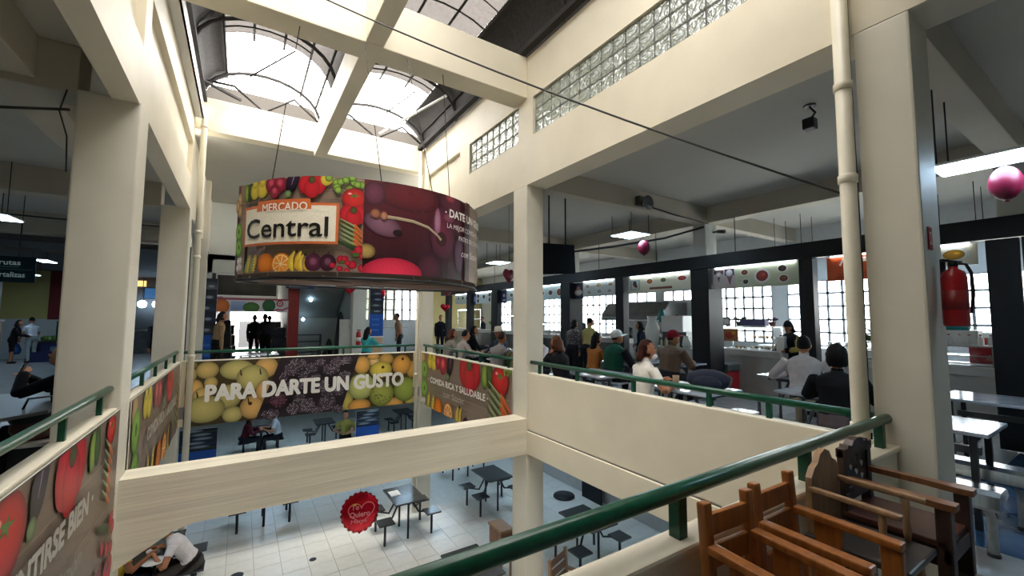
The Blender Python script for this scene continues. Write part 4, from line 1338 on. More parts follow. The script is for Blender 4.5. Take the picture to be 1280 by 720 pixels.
# range hood and cooker wall
hd = thing('range_hood', 'wide dark steel cooker hood in the kitchen stall', 'hood', (11.3, 0, 0))
MB().prism([(-.5, 1.55), (.695, 1.55), (.695, 2.12), (-.15, 2.12), (-.5, 1.75)], -10.9, -8.3, Matrix.Rotation(PI/2, 4, 'X')).build('hood_body', hood_m, hd)
MB().box((-.52, 8.3, 1.52), (.55, 10.9, 1.56)).build('hood_rim', steel, hd)
st = thing('cooker', 'dark steel cooker under the wide hood', 'cooker', (11.3, 0, 0))
MB().box((-.35, 8.4, 0), (.5, 10.8, .9), .01).build('cooker_body', hood_m, st)
for i in range(4):
    MB().lathe([(.13, 0), (.13, .02), (.09, .02), (.09, .0)], o=(.05, 8.8 + .5 * i, .9), n=14).build('burner', black_plastic, st)
for i, (y, h) in enumerate(((8.8, .3), (9.3, .22), (10.2, .34))):
    t = thing('pot', ('deep', 'shallow', 'tall')[i] + ' steel pot on the cooker under the hood', 'pot', (11.35, y, .92))
    MB().lathe([(.16, 0), (.17, .01), (.17, h), (.155, h), (.15, .02), (.001, .02)], n=16).build('pot_body', steel, t)
    MB().lathe([(.175, h), (.1, h + .03), (.02, h + .035), (.02, h + .06), (.001, h + .06)], n=16).build('pot_lid', steel, t)
# white units behind the near stall
u = thing('kitchen_cabinet', 'white kitchen block with a dark low shelf behind the white shirted man', 'cabinet', (10.0, 3.3, 0))
MB().box((0, -.75, 0), (.55, .22, .62), .008).build('cabinet_body', white_plastic, u)
MB().box((0, -.75, .62), (.5, .1, 1.05), .008).build('cabinet_body', white_plastic, u)
for i in range(2):
    MB().box((-.012, -.36 - .36 * i, .1), (0, -.02 - .36 * i, .58)).build('cabinet_door', mat('grey_cab_door', (.2, .21, .23), .4) if 'grey_cab_door' not in MATS else MATS['grey_cab_door'], u)
mw = thing('microwave', 'small grey microwave on the white kitchen block', 'microwave', (10.02, 3.35, .62))
MB().box((0, -.25, 0), (.35, .15, .28), .01).build('microwave_body', hood_m, mw)
MB().box((-.006, -.15, .04), (0, .13, .24)).build('microwave_door', black_plastic, mw)
bxx = tag(MB().box((0, -.25, 0), (.3, .2, .32), .01).build('steel_box', hood_m, loc=(10.05, 2.85, 1.05)), 'grey steel box on top of the white kitchen block', 'box')
tag(MB().box((0, -.25, 0), (.3, .2, .3), .01).build('cardboard_box', mat('cardboard', K(150, 120, 84), .8), loc=(10.07, 2.85, 1.37)), 'pale box on top of the grey steel box', 'box')
# red drinks cooler, teal cloth and jar at the near case
cl = thing('drinks_crate', 'red bottle crate on the far counter by the shutter', 'crate', (10.0, 1.55, .9))
MB().box((-.16, -.2, 0), (.16, .2, .42), .012).build('crate_body', red_paint, cl)
MB().box((-.17, -.21, .42), (.17, .21, .5), .008).build('crate_rim', white_plastic, cl)
tag(MB().lathe([(.16, 0), (.18, .03), (.18, .1), (.001, .1)], n=16).build('cloth_bundle', teal_m, loc=(9.5, 1.82, 1.44)), 'teal folded cloth behind the fire extinguisher', 'cloth')
tag(MB().box((-.16, -.3, 0), (.16, .3, .22), .01).build('display_box', white_plastic, loc=(9.5, 1.85, 1.22)), 'white box under the teal cloth', 'box')
tag(MB().lathe([(.07, 0), (.1, .02), (.11, .12), (.13, .16), (.001, .16)], n=14).build('clay_pot', mat('clay', K(110, 60, 52), .7), loc=(9.3, 2.62, 1.22)), 'brown clay pot on the low glass case', 'pot')
# things on top of the lit case
def plant(x, y, z, label, n=16, s_=.16, col=(60, 90, 50), pot=True):
    t = thing('potted_plant', label, 'plant', (x, y, z))
    MB().lathe([(.05, 0), (.07, .1), (.06, .1), (.001, .09)], n=10).build('pot', MATS.get('clay') or white_plastic, t)
    b = MB()
    rr = random.Random(int(y * 77))
    for i in range(n):
        a = rr.uniform(0, 2*PI); l = rr.uniform(.6, 1.2) * s_
        d = Vector((math.cos(a) * .7, math.sin(a), rr.uniform(.5, 1.6))).normalized()
        p = Vector((0, 0, .1)); q = p + d * l; w_ = d.orthogonal().normalized() * l * .16
        b._add([p, p.lerp(q, .5) + w_, q - Vector((0, 0, l * .12)), p.lerp(q, .5) - w_], [(0, 1, 2, 3)])
    o = b.build('foliage', mat('leaf_%d' % int(y * 100), K(*col), .5), t)
plant(10.7, 3.0, .95, 'spiky plant by the window behind the beanie woman', 22, .5)
plant(9.62, 4.6, 1.44, 'small purple plant at the right end of the case top', 14, .16, (96, 70, 110))
plant(9.6, 5.3, 1.44, 'grey green plant on the left of the case top', 20, .2, (110, 116, 100))
plant(9.6, 16.2, 1.05, 'leafy green plant on a far counter', 40, .5, (96, 130, 60))
fr_ = thing('picture_frame', 'little dark picture frame on the case top', 'frame', (9.5, 5.55, 1.44))
MB().box((0, -.09, 0), (.02, .09, .2), .004).build('frame', black_plastic, fr_)
MB().box((-.004, -.065, .03), (0, .065, .17)).build('picture', MATS['milky_plastic'], fr_)
tag(MB().box((-.1, -.27, 0), (.1, .27, .14), .01).build('carton', mat('violet_box', K(86, 84, 130), .6), loc=(9.62, 4.98, 1.44)), 'long violet carton on the case top', 'box')
tag(MB().box((-.1, -.05, 0), (.1, .1, .3), .01).build('carton', white_plastic, loc=(9.55, 4.36, .93)), 'white carton on the counter at the gap', 'box')
for i in range(5):
    tag(MB().lathe([(.045, 0), (.05, .01), (.05, .13), (.04, .15), (.001, .15)], n=10).build('jar', (steel, pl_w)[i % 2], loc=(11.2, 3.5 + .16 * i, .95)), ORD[i] + ' little ' + ('steel', 'white')[i % 2] + ' jar on the window ledge, counted from the shutter side', 'jar', 'jars on the window ledge')
tag(MB().box((10.9, 3.3, 0), (11.5, 5.6, .95), .01).build('back_bench', white_plastic), 'white work bench below the grid windows', 'bench')
bn_ = thing('rubbish_bin', 'red bin with a grey lid beside the tiled counter', 'bin', (8.75, 5.2, 0))
MB().box((-.22, -.22, 0), (.22, .22, .5), .03).build('bin_body', red_paint, bn_)
MB().box((-.24, -.24, .5), (.24, .24, .66), .04).build('bin_lid', mat('bin_lid_grey', (.09, .1, .1), .5), bn_)

# ---------------------------------------------------------------- hanging light panels
def light_panel(x0, x1, y0, y1, z, zt, label):
    t = thing('ceiling_light', label, 'light', ((x0 + x1) / 2, (y0 + y1) / 2, z), 0, 'hanging light panels')
    a, b = (x1 - x0) / 2, (y1 - y0) / 2
    f = MB()
    f.box((-a, -b, 0), (a, b, .02))
    f.build('panel_housing', white_plastic, t)
    MB().box((-a + .015, -b + .015, -.006), (a - .015, b - .015, 0)).build('diffuser', led_m, t)
    for sx in (-1, 1):
        for sy in (-1, 1):
            MB().cyl((sx * a * .9, sy * b * .9, .02), (sx * a * .9, sy * b * .9, zt - z), .006, 6).build('hanging_rod', wire_m, t)
LP = [(5.98, 6.52, 5.25, 5.78, 3.2, 3.58, 'square hanging light panel near the grey column'), (4.91, 5.33, .0, 1.04, 2.9, 3.92, 'long hanging light panel beside the dark pink balloon'),
      (6.0, 6.5, 10.2, 10.8, 3.2, 3.92, 'hanging light panel behind the slim column'), (6.0, 6.5, 15, 15.6, 3.2, 3.92, 'far hanging light panel of the right gallery'),
      (10.2, 10.8, 4.2, 4.8, 3.2, 3.92, 'hanging light panel inside the lit case stall'),
      (10.2, 10.8, 1.6, 2.2, 3.2, 3.92, 'hanging light panel inside the shutter end stall'),
      (-3.28, -3.02, 9.3, 9.9, 3.1, 3.92, 'hanging light panel at the edge of the left gallery'), (-3.3, -3.0, 12.9, 13.6, 3.1, 3.45, 'second hanging light panel of the left gallery'),
      (-4.8, -4.5, 16.3, 17.1, 3.1, 3.92, 'small far hanging light panel of the left gallery'), (-4.9, -4.4, 7.4, 8.0, 3.1, 3.92, 'added fill light panel in the middle of the left gallery'), (-6.2, -5.6, 19.3, 19.9, 2.9, 3.3, 'added fill light panel before the yellow wall'), (4.9, 5.4, 12.6, 13.2, 3.1, 3.92, 'hanging light panel near the far seated diners'), (-6.5, -6.0, 12, 12.6, 3.1, 3.92, 'added fill light panel deep in the left gallery')]  # left gallery middle, yellow wall and deep panels are added to brighten the hall
for a in LP:
    light_panel(*a)
# lower floor light panels under the slab; the last four are added fill
for i, (x, y, lab) in enumerate(((1.0, 16, 'light panel over the couple on the lower floor'), (5.6, 13, 'light panel of the lower food court on the right'), (6.2, 4.0, 'light panel under the right gallery'), (-4, 12, 'light panel of the lower food court on the left'), (4.6, 12.4, 'added fill light panel to the right of the standing person in yellow'), (6.0, 8.6, 'added fill light panel under the right gallery behind the slim column'), (-3.2, 7.5, 'added fill light panel under the left gallery'), (1.0, 12.2, 'added fill light panel under the far gallery edge'))):
    t = thing('ceiling_light', lab, 'light', (x, y, -.24))
    MB().box((-.6, -.15, 0), (.6, .15, .04)).build('panel_housing', white_plastic, t)
    MB().box((-.58, -.13, -.006), (.58, .13, 0)).build('diffuser', led_m, t)
# black trunking along the beam and a cable from the column to the TV
cable('thick black cable sagging from the grey column to the hanging screen', [(8.0, 5.1, 3.5), (7.4, 5.6, 3.28), (6.6, 6.3, 3.12), (5.9, 6.9, 3.02), (5.45, 7.1, 2.97)], .022)
cable('thin conduit along the ceiling beam to the floodlight', [(8.05, 5.03, 3.56), (7.0, 5.03, 3.6), (6.05, 5.03, 3.66)], .012)
# ================================================================ TABLES AND CHAIRS
tile_blue = mat('blue_white_table_top', (.42, .47, .55), .12, var=.25, scale=5)
def table_set(name, label, loc, a, b, h, stools, top_m, leg_m, seat_m, cat='table', group=None, rz=0.0, sh=.45):
    """table with seats fixed to it; top 2a x 2b; stools at (x, y) offsets"""
    t = thing(name, label, cat, loc, rz, group)
    MB().box((-a, -b, h - .03), (a, b, h), .008).build('table_top', top_m, t)
    fr = MB()
    for y in (-b * .62, b * .62):
        fr.box((-a * .85, y - .02, h - .07), (a * .85, y + .02, h - .03))
    fr.box((-.025, -b * .7, h - .11), (.025, b * .7, h - .07))
    fr.build('frame', leg_m, t)
    for y in (-b * .62, b * .62):
        MB().cyl((0, y, 0), (0, y, h - .07), .022, 8).build('leg', leg_m, t)
    for x, y in stools:
        s_ = MB().box((x - .15, y - .15, sh - .03), (x + .15, y + .15, sh), .008).build('seat', seat_m, t)
        MB().cyl((x, y, 0), (x, y, sh - .03), .024, 8).build('seat_leg', leg_m, s_)
        sx = -1 if x < 0 else 1
        MB().tube([(sx * a * .4, y * .25, h - .09), (x - sx * .2, y * .35, sh - .06), (x - sx * .02, y * .8, sh - .045)], .02, 6).build('seat_arm', leg_m, s_)
    return t
ST = [(-.47, -.33), (-.47, .33), (.47, -.33), (.47, .33)]
lo = [((2.94, 8.62), 'dark lower floor table with a pale sheet on it, by the foil balloon'), ((5.05, 8.70), 'dark lower floor table behind the slim column'), ((5.42, 5.88), 'dark lower floor table nearest the right parapet beam'), ((.56, 10.66), 'dark lower floor table mostly hidden by the crossing beam'),
      ((.68, 16.0), 'dark lower floor table between the couple'), ((2.55, 16.0), 'dark lower floor table beside the standing person in yellow'), ((5.4, 16.1), 'dark lower floor table by the far right column'), ((-.95, 8.75), 'lower floor table of the man in the white shirt'), ((3.0, 5.72), 'dark lower floor table partly behind the thick green railing'), ((5.4, 10.9), 'dark lower floor table farther behind the slim column'), ((-1.9, 12.8), 'dark lower floor table beyond the left column')]
t0 = None
for (x, y), lab in lo:
    if t0 is None:
        t0 = table_set('canteen_table', lab, (x, y, LZ), .31, .45, .75, ST, dark_top, dark_metal, dark_top, group='lower floor tables with fixed seats')
    else:
        dup(t0, (x, y, LZ), 0, lab)
tag(MB().box((-.10, -.13, 0), (.10, .13, .004)).build('paper_sheet', white_plastic, loc=(2.78, 8.75, LZ + .751)), 'pale sheet lying on the dark table by the foil balloon', 'paper')
# upper gallery tables: pale reflecting tops
UP = [((7.05, 3.02), 'pale table in front of the white shirted man'), ((7.12, 5.23), 'pale table in front of the man in the brown jacket'), ((4.73, 3.25), 'pale table by the parapet with the dark backpack on it'), ((4.72, 4.9), 'bright topped table by the parapet behind the green railing'),
      ((6.35, 5.75), 'pale table in front of the man in the green vest'), ((4.7, 7.3), 'pale table beside the man in the white hat'), ((4.7, 9.0), 'pale table of the grey shirted diners'), ((5.9, 9.6), 'pale table before the patterned blouse'), ((5.9, 11.4), 'pale table farther along the stalls')]
t1 = None
for (x, y), lab in UP:
    if t1 is None:
        t1 = table_set('dining_table', lab, (x, y, 0), .36, .45, .75, [(-.58, -.3), (-.58, .3), (.58, -.3), (.58, .3)], tile_blue, grey_steel, tile_blue, group='pale tables of the right gallery')
    else:
        dup(t1, (x, y, 0), 0, lab)
# benches and long tables beyond the near column
def bench(label, x0, x1, y0, y1, h=.45):
    t = thing('steel_bench', label, 'bench', ((x0 + x1) / 2, y0, 0), 0, 'steel benches beyond the near column')
    a, W = (x1 - x0) / 2, y1 - y0
    MB().prism([(-a, -.10), (-a * .9, -.02), (-a * .5, 0), (a * .6, 0), (a * .92, -.02), (a, -.05), (a, -.07), (-a * .9, -.12)], 0, W, Matrix.Translation((0, W, h)) @ Matrix.Rotation(PI/2, 4, 'X')).build('seat', steel, t)
    for y in (.06, W - .06):
        MB().tube([(-.02, y, .0), (-.01, y, h * .55), (.0, y + (.03 if y < .1 else -.03), h * .8), (.02, y + (.12 if y < .1 else -.12), h - .07)], [.028, .026, .026, .022], 10).build('leg', mat('white_leg_paint', (.55, .56, .54), .4, var=.2, scale=20) if 'white_leg_paint' not in MATS else MATS['white_leg_paint'], t)
        MB().cyl((-.02, y, 0), (-.02, y, .03), .034, 10).build('foot', black_plastic, t)
bench('low shiny steel bench nearest the column with the extinguisher', 4.22, 4.5, .66, 1.5)
bench('second shiny steel bench under the edge of the steel table', 4.95, 5.25, .62, 1.5)
def long_table(label, x0, x1, y0, y1):
    t = thing('steel_table', label, 'table', ((x0 + x1) / 2, y0, 0), 0, 'steel tables beyond the near column')
    a, W = (x1 - x0) / 2, y1 - y0
    MB().box((-a, 0, .72), (a, W, .75), .008).build('table_top', tile_blue, t)
    for y in (.1, W - .1):
        for x in (-a * .7, a * .7):
            MB().box((x - .02, y - .02, 0), (x + .02, y + .02, .72)).build('leg', dark_metal, t)
    MB().box((-.02, .1, .52), (.02, W - .1, .58)).build('stretcher', grey_steel, t)
    MB().box((-a * .75, .09, .66), (a * .75, .11, .72)).build('end_rail', dark_metal, t)
long_table('steel topped table behind the two shiny benches', 4.68, 5.36, .76, 1.3)
long_table('long steel table in front of the black shutter', 6.52, 7.3, -1.2, 1.45)

# ---------------------------------------------------------------- wooden high chairs by the near parapet
wood_o = mat('orange_varnished_wood', (.36, .125, .028), .3, var=.3, scale=7, bump=.1, bscale=30, stretch=(6, 6, 1))
wood_b = mat('brown_varnished_wood', (.20, .085, .035), .35, var=.3, scale=7, stretch=(6, 6, 1))
wood_d = mat('dark_brown_wood', (.055, .03, .022), .4, var=.35, scale=7, stretch=(6, 6, 1))
wood_t = mat('tan_wood', (.34, .20, .10), .45, var=.25, scale=6, stretch=(6, 6, 1))
wood_s = mat('worn_dark_seat', (.04, .035, .034), .3, var=.4, scale=10)
def ladder_chair(label, loc, rz, m, W=.135, D=.30, H=.985, arm=.845):
    t = thing('high_chair', label, 'chair', loc, rz, 'wooden high chairs by the near parapet')
    s_ = .021
    for sx in (-1, 1):
        x = sx * W
        MB().bar((x, .02, 0), (x, .0, H * .62), .04, .036, (0, 1, 0), .006).build('rear_leg', m, t)
        MB().bar((x, 0, H * .62), (x, .025, H), .04, .034, (0, 1, 0), .008).build('back_post', m, t)
        MB().bar((x, -D, 0), (x, -D, arm - .02), .06, .03, (1, 0, 0), .005).build('front_leg', m, t)
        MB().box((x - .013, -D * .52, .56), (x + .013, -D * .52 + .085, arm - .015), .004).build('arm_board', m, t)
        MB().bar((x, .0, arm), (x, -D - .03, arm - .005), .045, .026, (0, 0, 1), .006).build('armrest', m, t)
        MB().bar((x, -.01, .3), (x, -D, .3), .022, .03, (0, 0, 1), .004).build('side_rail', m, t)
    for z, h in ((H - .075, .07), (H - .175, .075), (H - .30, .075)):
        y = .022 - (H - z) * .05
        MB().box((-W + .015, y - .008, z - h / 2), (W - .015, y + .010, z + h / 2), .004).build('back_slat', m, t)
    MB().box((-W - .01, -D - .01, .56), (W + .01, .0, .585), .006).build('seat', m, t)
    MB().box((-W, -D - .10, .27), (W, -D + .01, .29), .005).build('footrest', m, t)
    return t
ladder_chair('orange brown ladder back high chair, nearest the viewer', (1.447, .845, 0), R(-4), wood_o, W=.115)
ladder_chair('orange brown ladder back high chair overlapping the nearest one', (1.772, .85, 0), R(-1), wood_o, W=.125)
# third chair: arched solid back
t = thing('high_chair', 'tan high chair with a solid arched back panel', 'chair', (2.185, .86, 0), 0, 'wooden high chairs by the near parapet')
ap = [(-.13, .66), (.13, .66), (.14, .80), (.135, .93), (.105, .965), (.07, .98), (.045, 1.015), (.0, 1.03), (-.045, 1.015), (-.07, .98), (-.105, .965), (-.135, .93), (-.14, .80)]
bk = MB()
bk.prism(ap[:1] + [(-.05, .66), (-.045, .70), (0, .725), (.045, .70), (.05, .66)] + ap[1:], -.012, .012, Matrix.Rotation(PI/2, 4, 'X'))
bk.build('back_panel', wood_t, t)
for sx in (-1, 1):
    MB().bar((sx * .12, 0, 0), (sx * .12, 0, .68), .035, .035, (0, 1, 0), .005).build('rear_leg', wood_t, t)
    MB().bar((sx * .13, -.36, 0), (sx * .11, -.26, .68), .035, .035, (0, 1, 0), .005).build('front_leg', wood_t, t)
    MB().bar((sx * .13, 0, .885), (sx * .135, -.30, .878), .03, .02, (0, 0, 1), .006).build('armrest', wood_t, t)
    MB().lathe([(.010, .70), (.014, .74), (.009, .79), (.014, .84), (.010, .872)], o=(sx * .132, -.24, 0), n=10).build('arm_spindle', wood_t, t)
MB().box((-.155, -.32, .675), (.155, .02, .70), .008).build('seat', wood_s, t)
MB().bar((-.13, -.34, .42), (.13, -.34, .42), .05, .03, (0, 0, 1), .006).build('footrest', wood_t, t)
# fourth chair: dark carved back with lattice holes
t = thing('high_chair', 'dark carved high chair with a pierced lattice back, beside the column', 'chair', (2.58, .875, 0), 0, 'wooden high chairs by the near parapet')
W = .165
lat = MB()
lat.box((-W, -.015, .78), (-W + .05, .015, .98), .004); lat.box((W - .05, -.015, .78), (W, .015, .98), .004)
lat.box((-W, -.015, .74), (W, .015, .80), .004)
lat.build('back_frame', wood_d, t)
cr = [(-W, .945), (W, .945), (W, .985), (W * .75, .985), (W * .7, 1.0), (W * .45, .99), (W * .3, 1.012), (0, 1.02), (-W * .3, 1.012), (-W * .45, .99), (-W * .7, 1.0), (-W * .75, .985), (-W, .985)]
MB().prism(cr, -.018, .018, Matrix.Rotation(PI/2, 4, 'X')).build('crest_rail', wood_d, t)
lp = MB()
cw, ch = .058, .062
for cx_, zs in ((-.066, (.83, .895)), (0, (.80, .8625, .925)), (.066, (.83, .895))):
    for zc in (.80, .8625, .925) if cx_ == 0 else (.831, .893):
        x0_, x1_, z0_, z1_ = cx_ - .033, cx_ + .033, zc - .0312, zc + .0312
        dm = [(cx_, z0_ + .006), (x1_ - .012, zc), (cx_, z1_ - .006), (x0_ + .012, zc)]
        cn = [(x0_, z0_), (x1_, z0_), (x1_, z1_), (x0_, z1_)]
        pts_ = cn + dm
        vs_ = [Vector((a_, -.007, b_)) for a_, b_ in pts_] + [Vector((a_, .007, b_)) for a_, b_ in pts_]
        fs_ = []
        for q_ in range(4):
            n_ = (q_ + 1) % 4
            fs_ += [(q_, n_, 4 + q_), (n_, 4 + n_, 4 + q_)]
        fs_ = fs_ + [tuple(8 + w_ for w_ in reversed(f_)) for f_ in fs_] + [(4 + q_, 4 + (q_ + 1) % 4, 12 + (q_ + 1) % 4, 12 + q_) for q_ in range(4)]
        lp._add(vs_, fs_)
for sx in (-1, 1):
    lp.box((sx * .099, -.007, .78), (sx * .12, .007, .96))
    lp.box((sx * .033, -.007, .78), (sx * .099, .007, .80)); lp.box((sx * .033, -.007, .924), (sx * .099, .007, .96))
lp.box((-.033, -.007, .955), (.033, .007, .965))
lp.build('lattice_panel', wood_d, t)
for sx in (-1, 1):
    x = sx * (W - .025)
    MB().bar((x, .0, 0), (x, .0, .78), .045, .04, (0, 1, 0), .005).build('rear_leg', wood_d, t)
    MB().bar((x, -.34, 0), (x, -.34, .835), .05, .05, (0, 1, 0), .006).build('front_leg', wood_d, t)
    arm = [(x - .025, .01), (x + .025, .01), (x + .022, -.2), (x + .035, -.33), (x + .03, -.38), (x - .03, -.38), (x - .035, -.33), (x - .022, -.2)]
    MB().prism(arm, .835, .86).build('armrest', wood_b, t)
    MB().box((x - .012, -.33, .60), (x + .012, 0, .68), .004).build('side_rail', wood_d, t)
MB().box((-W, -.35, .68), (W, .0, .705), .006).build('seat', mat('red_brown_seat', (.10, .04, .03), .35, var=.3, scale=8), t)
MB().box((-W, -.36, .62), (W, -.335, .68), .004).build('front_rail', wood_d, t)
MB().box((-W, -.46, .47), (W, -.32, .50), .006).build('footrest', wood_d, t)

# ---------------------------------------------------------------- lower floor chair, stand and the rest
t = thing('wooden_chair', 'wooden armchair on the lower floor below the green railing', 'chair', (4.08, 4.72, LZ), R(20))
for sx in (-1, 1):
    MB().bar((sx * .22, .2, 0), (sx * .22, .26, .95), .045, .04, (0, 1, 0), .006).build('rear_leg', wood_t, t)
    MB().bar((sx * .22, -.24, 0), (sx * .22, -.24, .66), .045, .045, (0, 1, 0), .006).build('front_leg', wood_t, t)
    MB().bar((sx * .22, .24, .67), (sx * .23, -.28, .67), .06, .03, (0, 0, 1), .006).build('armrest', wood_t, t)
for z in (.6, .74, .88):
    MB().box((-.2, .235, z - .045), (.2, .26, z + .045), .006).build('back_slat', wood_b, t)
MB().box((-.24, -.27, .43), (.24, .22, .46), .008).build('seat', wood_b, t)
t = thing('wooden_stand', 'wooden cabinet stand on the lower floor beside the slim column', 'stand', (3.86, 6.35, LZ), 0)
MB().box((-.12, -.22, .78), (.14, .22, .82), .006).build('stand_top', wood_t, t)
MB().box((-.10, -.2, .50), (.12, .2, .78), .005).build('stand_box', wood_b, t)
for sx in (-.08, .10):
    for sy in (-.17, .17):
        MB().box((sx - .015, sy - .015, 0), (sx + .015, sy + .015, .5)).build('leg', wood_t, t)
tag(MB().lathe([(.26, 0), (.26, .03), (.25, .045), (.001, .045)], n=24).build('round_mat', dark_metal, loc=(6.8, 8.2, LZ)), 'round black mat on the lower floor near the right wall', 'mat')
t = thing('wall_bench', 'long grey built in bench along the lower right wall', 'bench', (7.6, 5, LZ))
MB().box((-.25, 0, 0), (.38, 5.2, .42), .02).build('bench_body', counter_m, t)
MB().box((-.30, -.02, .42), (.38, 5.22, .47), .01).build('seat', grey_steel, t)
tag(MB().box((7.2, 7.35, LZ), (7.24, 8.0, LZ + 1.3)).build('dark_panel', black_paint), 'dark panel standing in front of the lower bench', 'panel')
# lower floor upright photo banners with blue feet
def stand_banner(name, label, x, y, z, w, h, seed):
    t = thing(name, label, 'banner', (x, y, z), 0, 'upright blue photo banners')
    MB().box((-w/2, 0, 0), (w/2, .05, h), .004).build('banner_body', white_plastic, t)
    P = Print(lambda u, v, l: Vector((u - w/2, -l, v)))
    P.clip = (0, 0, w, h)
    q = .72 if z < -1 else .42
    P.rect(0, 0, w, h * q, K(24, 72, 150), K(30, 84, 170))
    P.rect(0, h * q, w, h, K(26, 32, 44))
    r = random.Random(seed)
    for i in range(5):
        v = h * (q + .02 + i * (.98 - q) / 5)
        P.rect(0, v, w, v + h * (.9 - q) / 5, K(*r.choice(((40, 60, 90), (60, 66, 60), (90, 100, 110), (34, 40, 70)))), K(20, 26, 40))
        P.ell(w * r.uniform(.3, .7), v + h * .03, w * .3, h * .02, K(150, 160, 170), K(50, 60, 80), n=8)
    for i in range(3):
        P.rect(w * .15, h * (.1 + i * .1), w * .7, h * (.13 + i * .1), K(60, 110, 190))
    P.build('banner_print', t)
stand_banner('photo_banner', 'upright blue photo banner on the lower floor under the left end of the fruit banner', -.72, 12.2, LZ, .7, 1.75, 1)
stand_banner('photo_banner', 'upright blue photo banner on the lower floor beside the standing person in yellow', 3.25, 12.9, LZ, .66, 1.6, 2)

# ================================================================ THINGS HUNG OR FIXED IN THE GALLERIES
# hanging screen
t = thing('hanging_screen', 'black screen hung from the ceiling beside the slim column', 'screen', (5.0, 6.2, 0))
MB().prism([(-.42, 2.40), (.43, 2.46), (.40, 3.02), (-.46, 2.98)], -.03, .03, Matrix.Rotation(PI/2, 4, 'X')).build('screen_body', black_matte, t)
for x in (-.2, .2):
    MB().cyl((x, 0, 2.98), (x, 0, 3.92), .015, 8).build('hanger_rod', dark_metal, t)
# floodlight and speaker, cctv
t = thing('floodlight', 'small dark floodlight fixed to the ceiling by the near downpipe', 'lamp', (5.1, 1.97, 3.92))
MB().lathe([(.06, -.02), (.06, 0), (.001, 0)], n=12).build('base_plate', black_plastic, t)
MB().tube([(0, 0, -.02), (.0, -.05, -.1), (.0, 0, -.16)], .012, 6).build('bracket', dark_metal, t)
MB().box((-.06, -.05, -.27), (.06, .06, -.15), .015).build('lamp_head', black_plastic, t)
t = thing('loudspeaker', 'small grey horn loudspeaker on the ceiling beam over the square light panel', 'speaker', (5.95, 5.04, 3.70))
MB().box((-.1, -.1, -.08), (.1, 0.0, .08), .01).build('speaker_box', hood_m, t)
MB().lathe([(.02, 0), (.12, .1), (.13, .12), (.001, .08)], M=Matrix.Translation((0, -.1, -.06)) @ Matrix.Rotation(PI/2, 4, 'X'), n=14).build('horn', hood_m, t)
t = thing('security_camera', 'little dark security camera beside the grey column', 'camera', (8.30, 5.02, 3.42))
MB().cyl((0, .06, 0), (0, -.04, 0), .02, 8).build('bracket', dark_metal, t)
MB().cyl((0, -.04, 0), (0, -.20, -.03), .04, 12).build('camera_body', dark_metal, t)
# fire extinguisher and its sign on the near column
t = thing('fire_extinguisher', 'red fire extinguisher with black hose hung on the near right column', 'fire extinguisher', (3.70, .70, 0), R(-33))
z0 = 1.56
MB().lathe([(.001, z0), (.055, z0), (.06, z0 + .015), (.06, z0 + .30), (.05, z0 + .335), (.022, z0 + .355), (.022, z0 + .375)], n=20).build('cylinder', red_paint, t)
MB().cyl((0, 0, z0 + .37), (0, 0, z0 + .40), .024, 10).build('valve', dark_metal, t)
MB().bar((-.07, .0, z0 + .41), (.05, 0, z0 + .395), .02, .012).build('lever', black_plastic, t)
MB().tube([(.02, 0, z0 + .39), (.07, -.01, z0 + .385), (.10, -.01, z0 + .33), (.105, -.01, z0 + .2), (.09, -.005, z0 + .08)], .009, 8).build('hose', black_plastic, t)
MB().box((-.012, .055, z0 + .1), (.012, .068, z0 + .42)).build('wall_hook', dark_metal, t)
MB().lathe([(.0605, z0 + .1), (.0608, z0 + .22)], n=20).build('label_band', mat('label_red', (.30, .02, .02), .4), t)
t = thing('safety_sign', 'small red and white fire sign on the column above the extinguisher', 'sign', (3.62, .778, 2.04))
MB().box((-.04, -.004, 0), (.04, 0, .14)).build('sign_plate', red_paint, t)
P = Print(lambda u, v, l: Vector((u - .04, -.004 - l, v)))
P.rect(.022, .03, .058, .11, K(232, 226, 220)); P.rect(.03, .045, .05, .10, K(190, 40, 40))
P.build('sign_print', t)

# balloons
foil_p = mat('dark_pink_foil', K(112, 12, 44), .4, .0)
foil_r = mat('red_foil', K(196, 16, 40), .18, .6)
def round_balloon(label, x, y, z, r_, m, ztop):
    t = thing('balloon', label, 'balloon', (x, y, z), 0, 'party balloons hung in the galleries')
    MB().ball((0, 0, 0), (r_, r_ * .8, r_ * 1.12), 18, 12).build('balloon_skin', m, t)
    MB().lathe([(.004, -r_ * 1.25), (.02, -r_ * 1.22), (.006, -r_ * 1.1)], n=8).build('knot', m, t)
    MB().tube([(0, 0, r_ * 1.1), (0.0, 0, ztop - z)], .0025, 4).build('string', wire_m, t)
def heart_pts(n=40):
    out = []
    for i in range(n):
        a = 2 * PI * i / n
        out.append((16 * math.sin(a) ** 3 / 17.0, (13 * math.cos(a) - 5 * math.cos(2*a) - 2 * math.cos(3*a) - math.cos(4*a)) / 17.0))
    return out
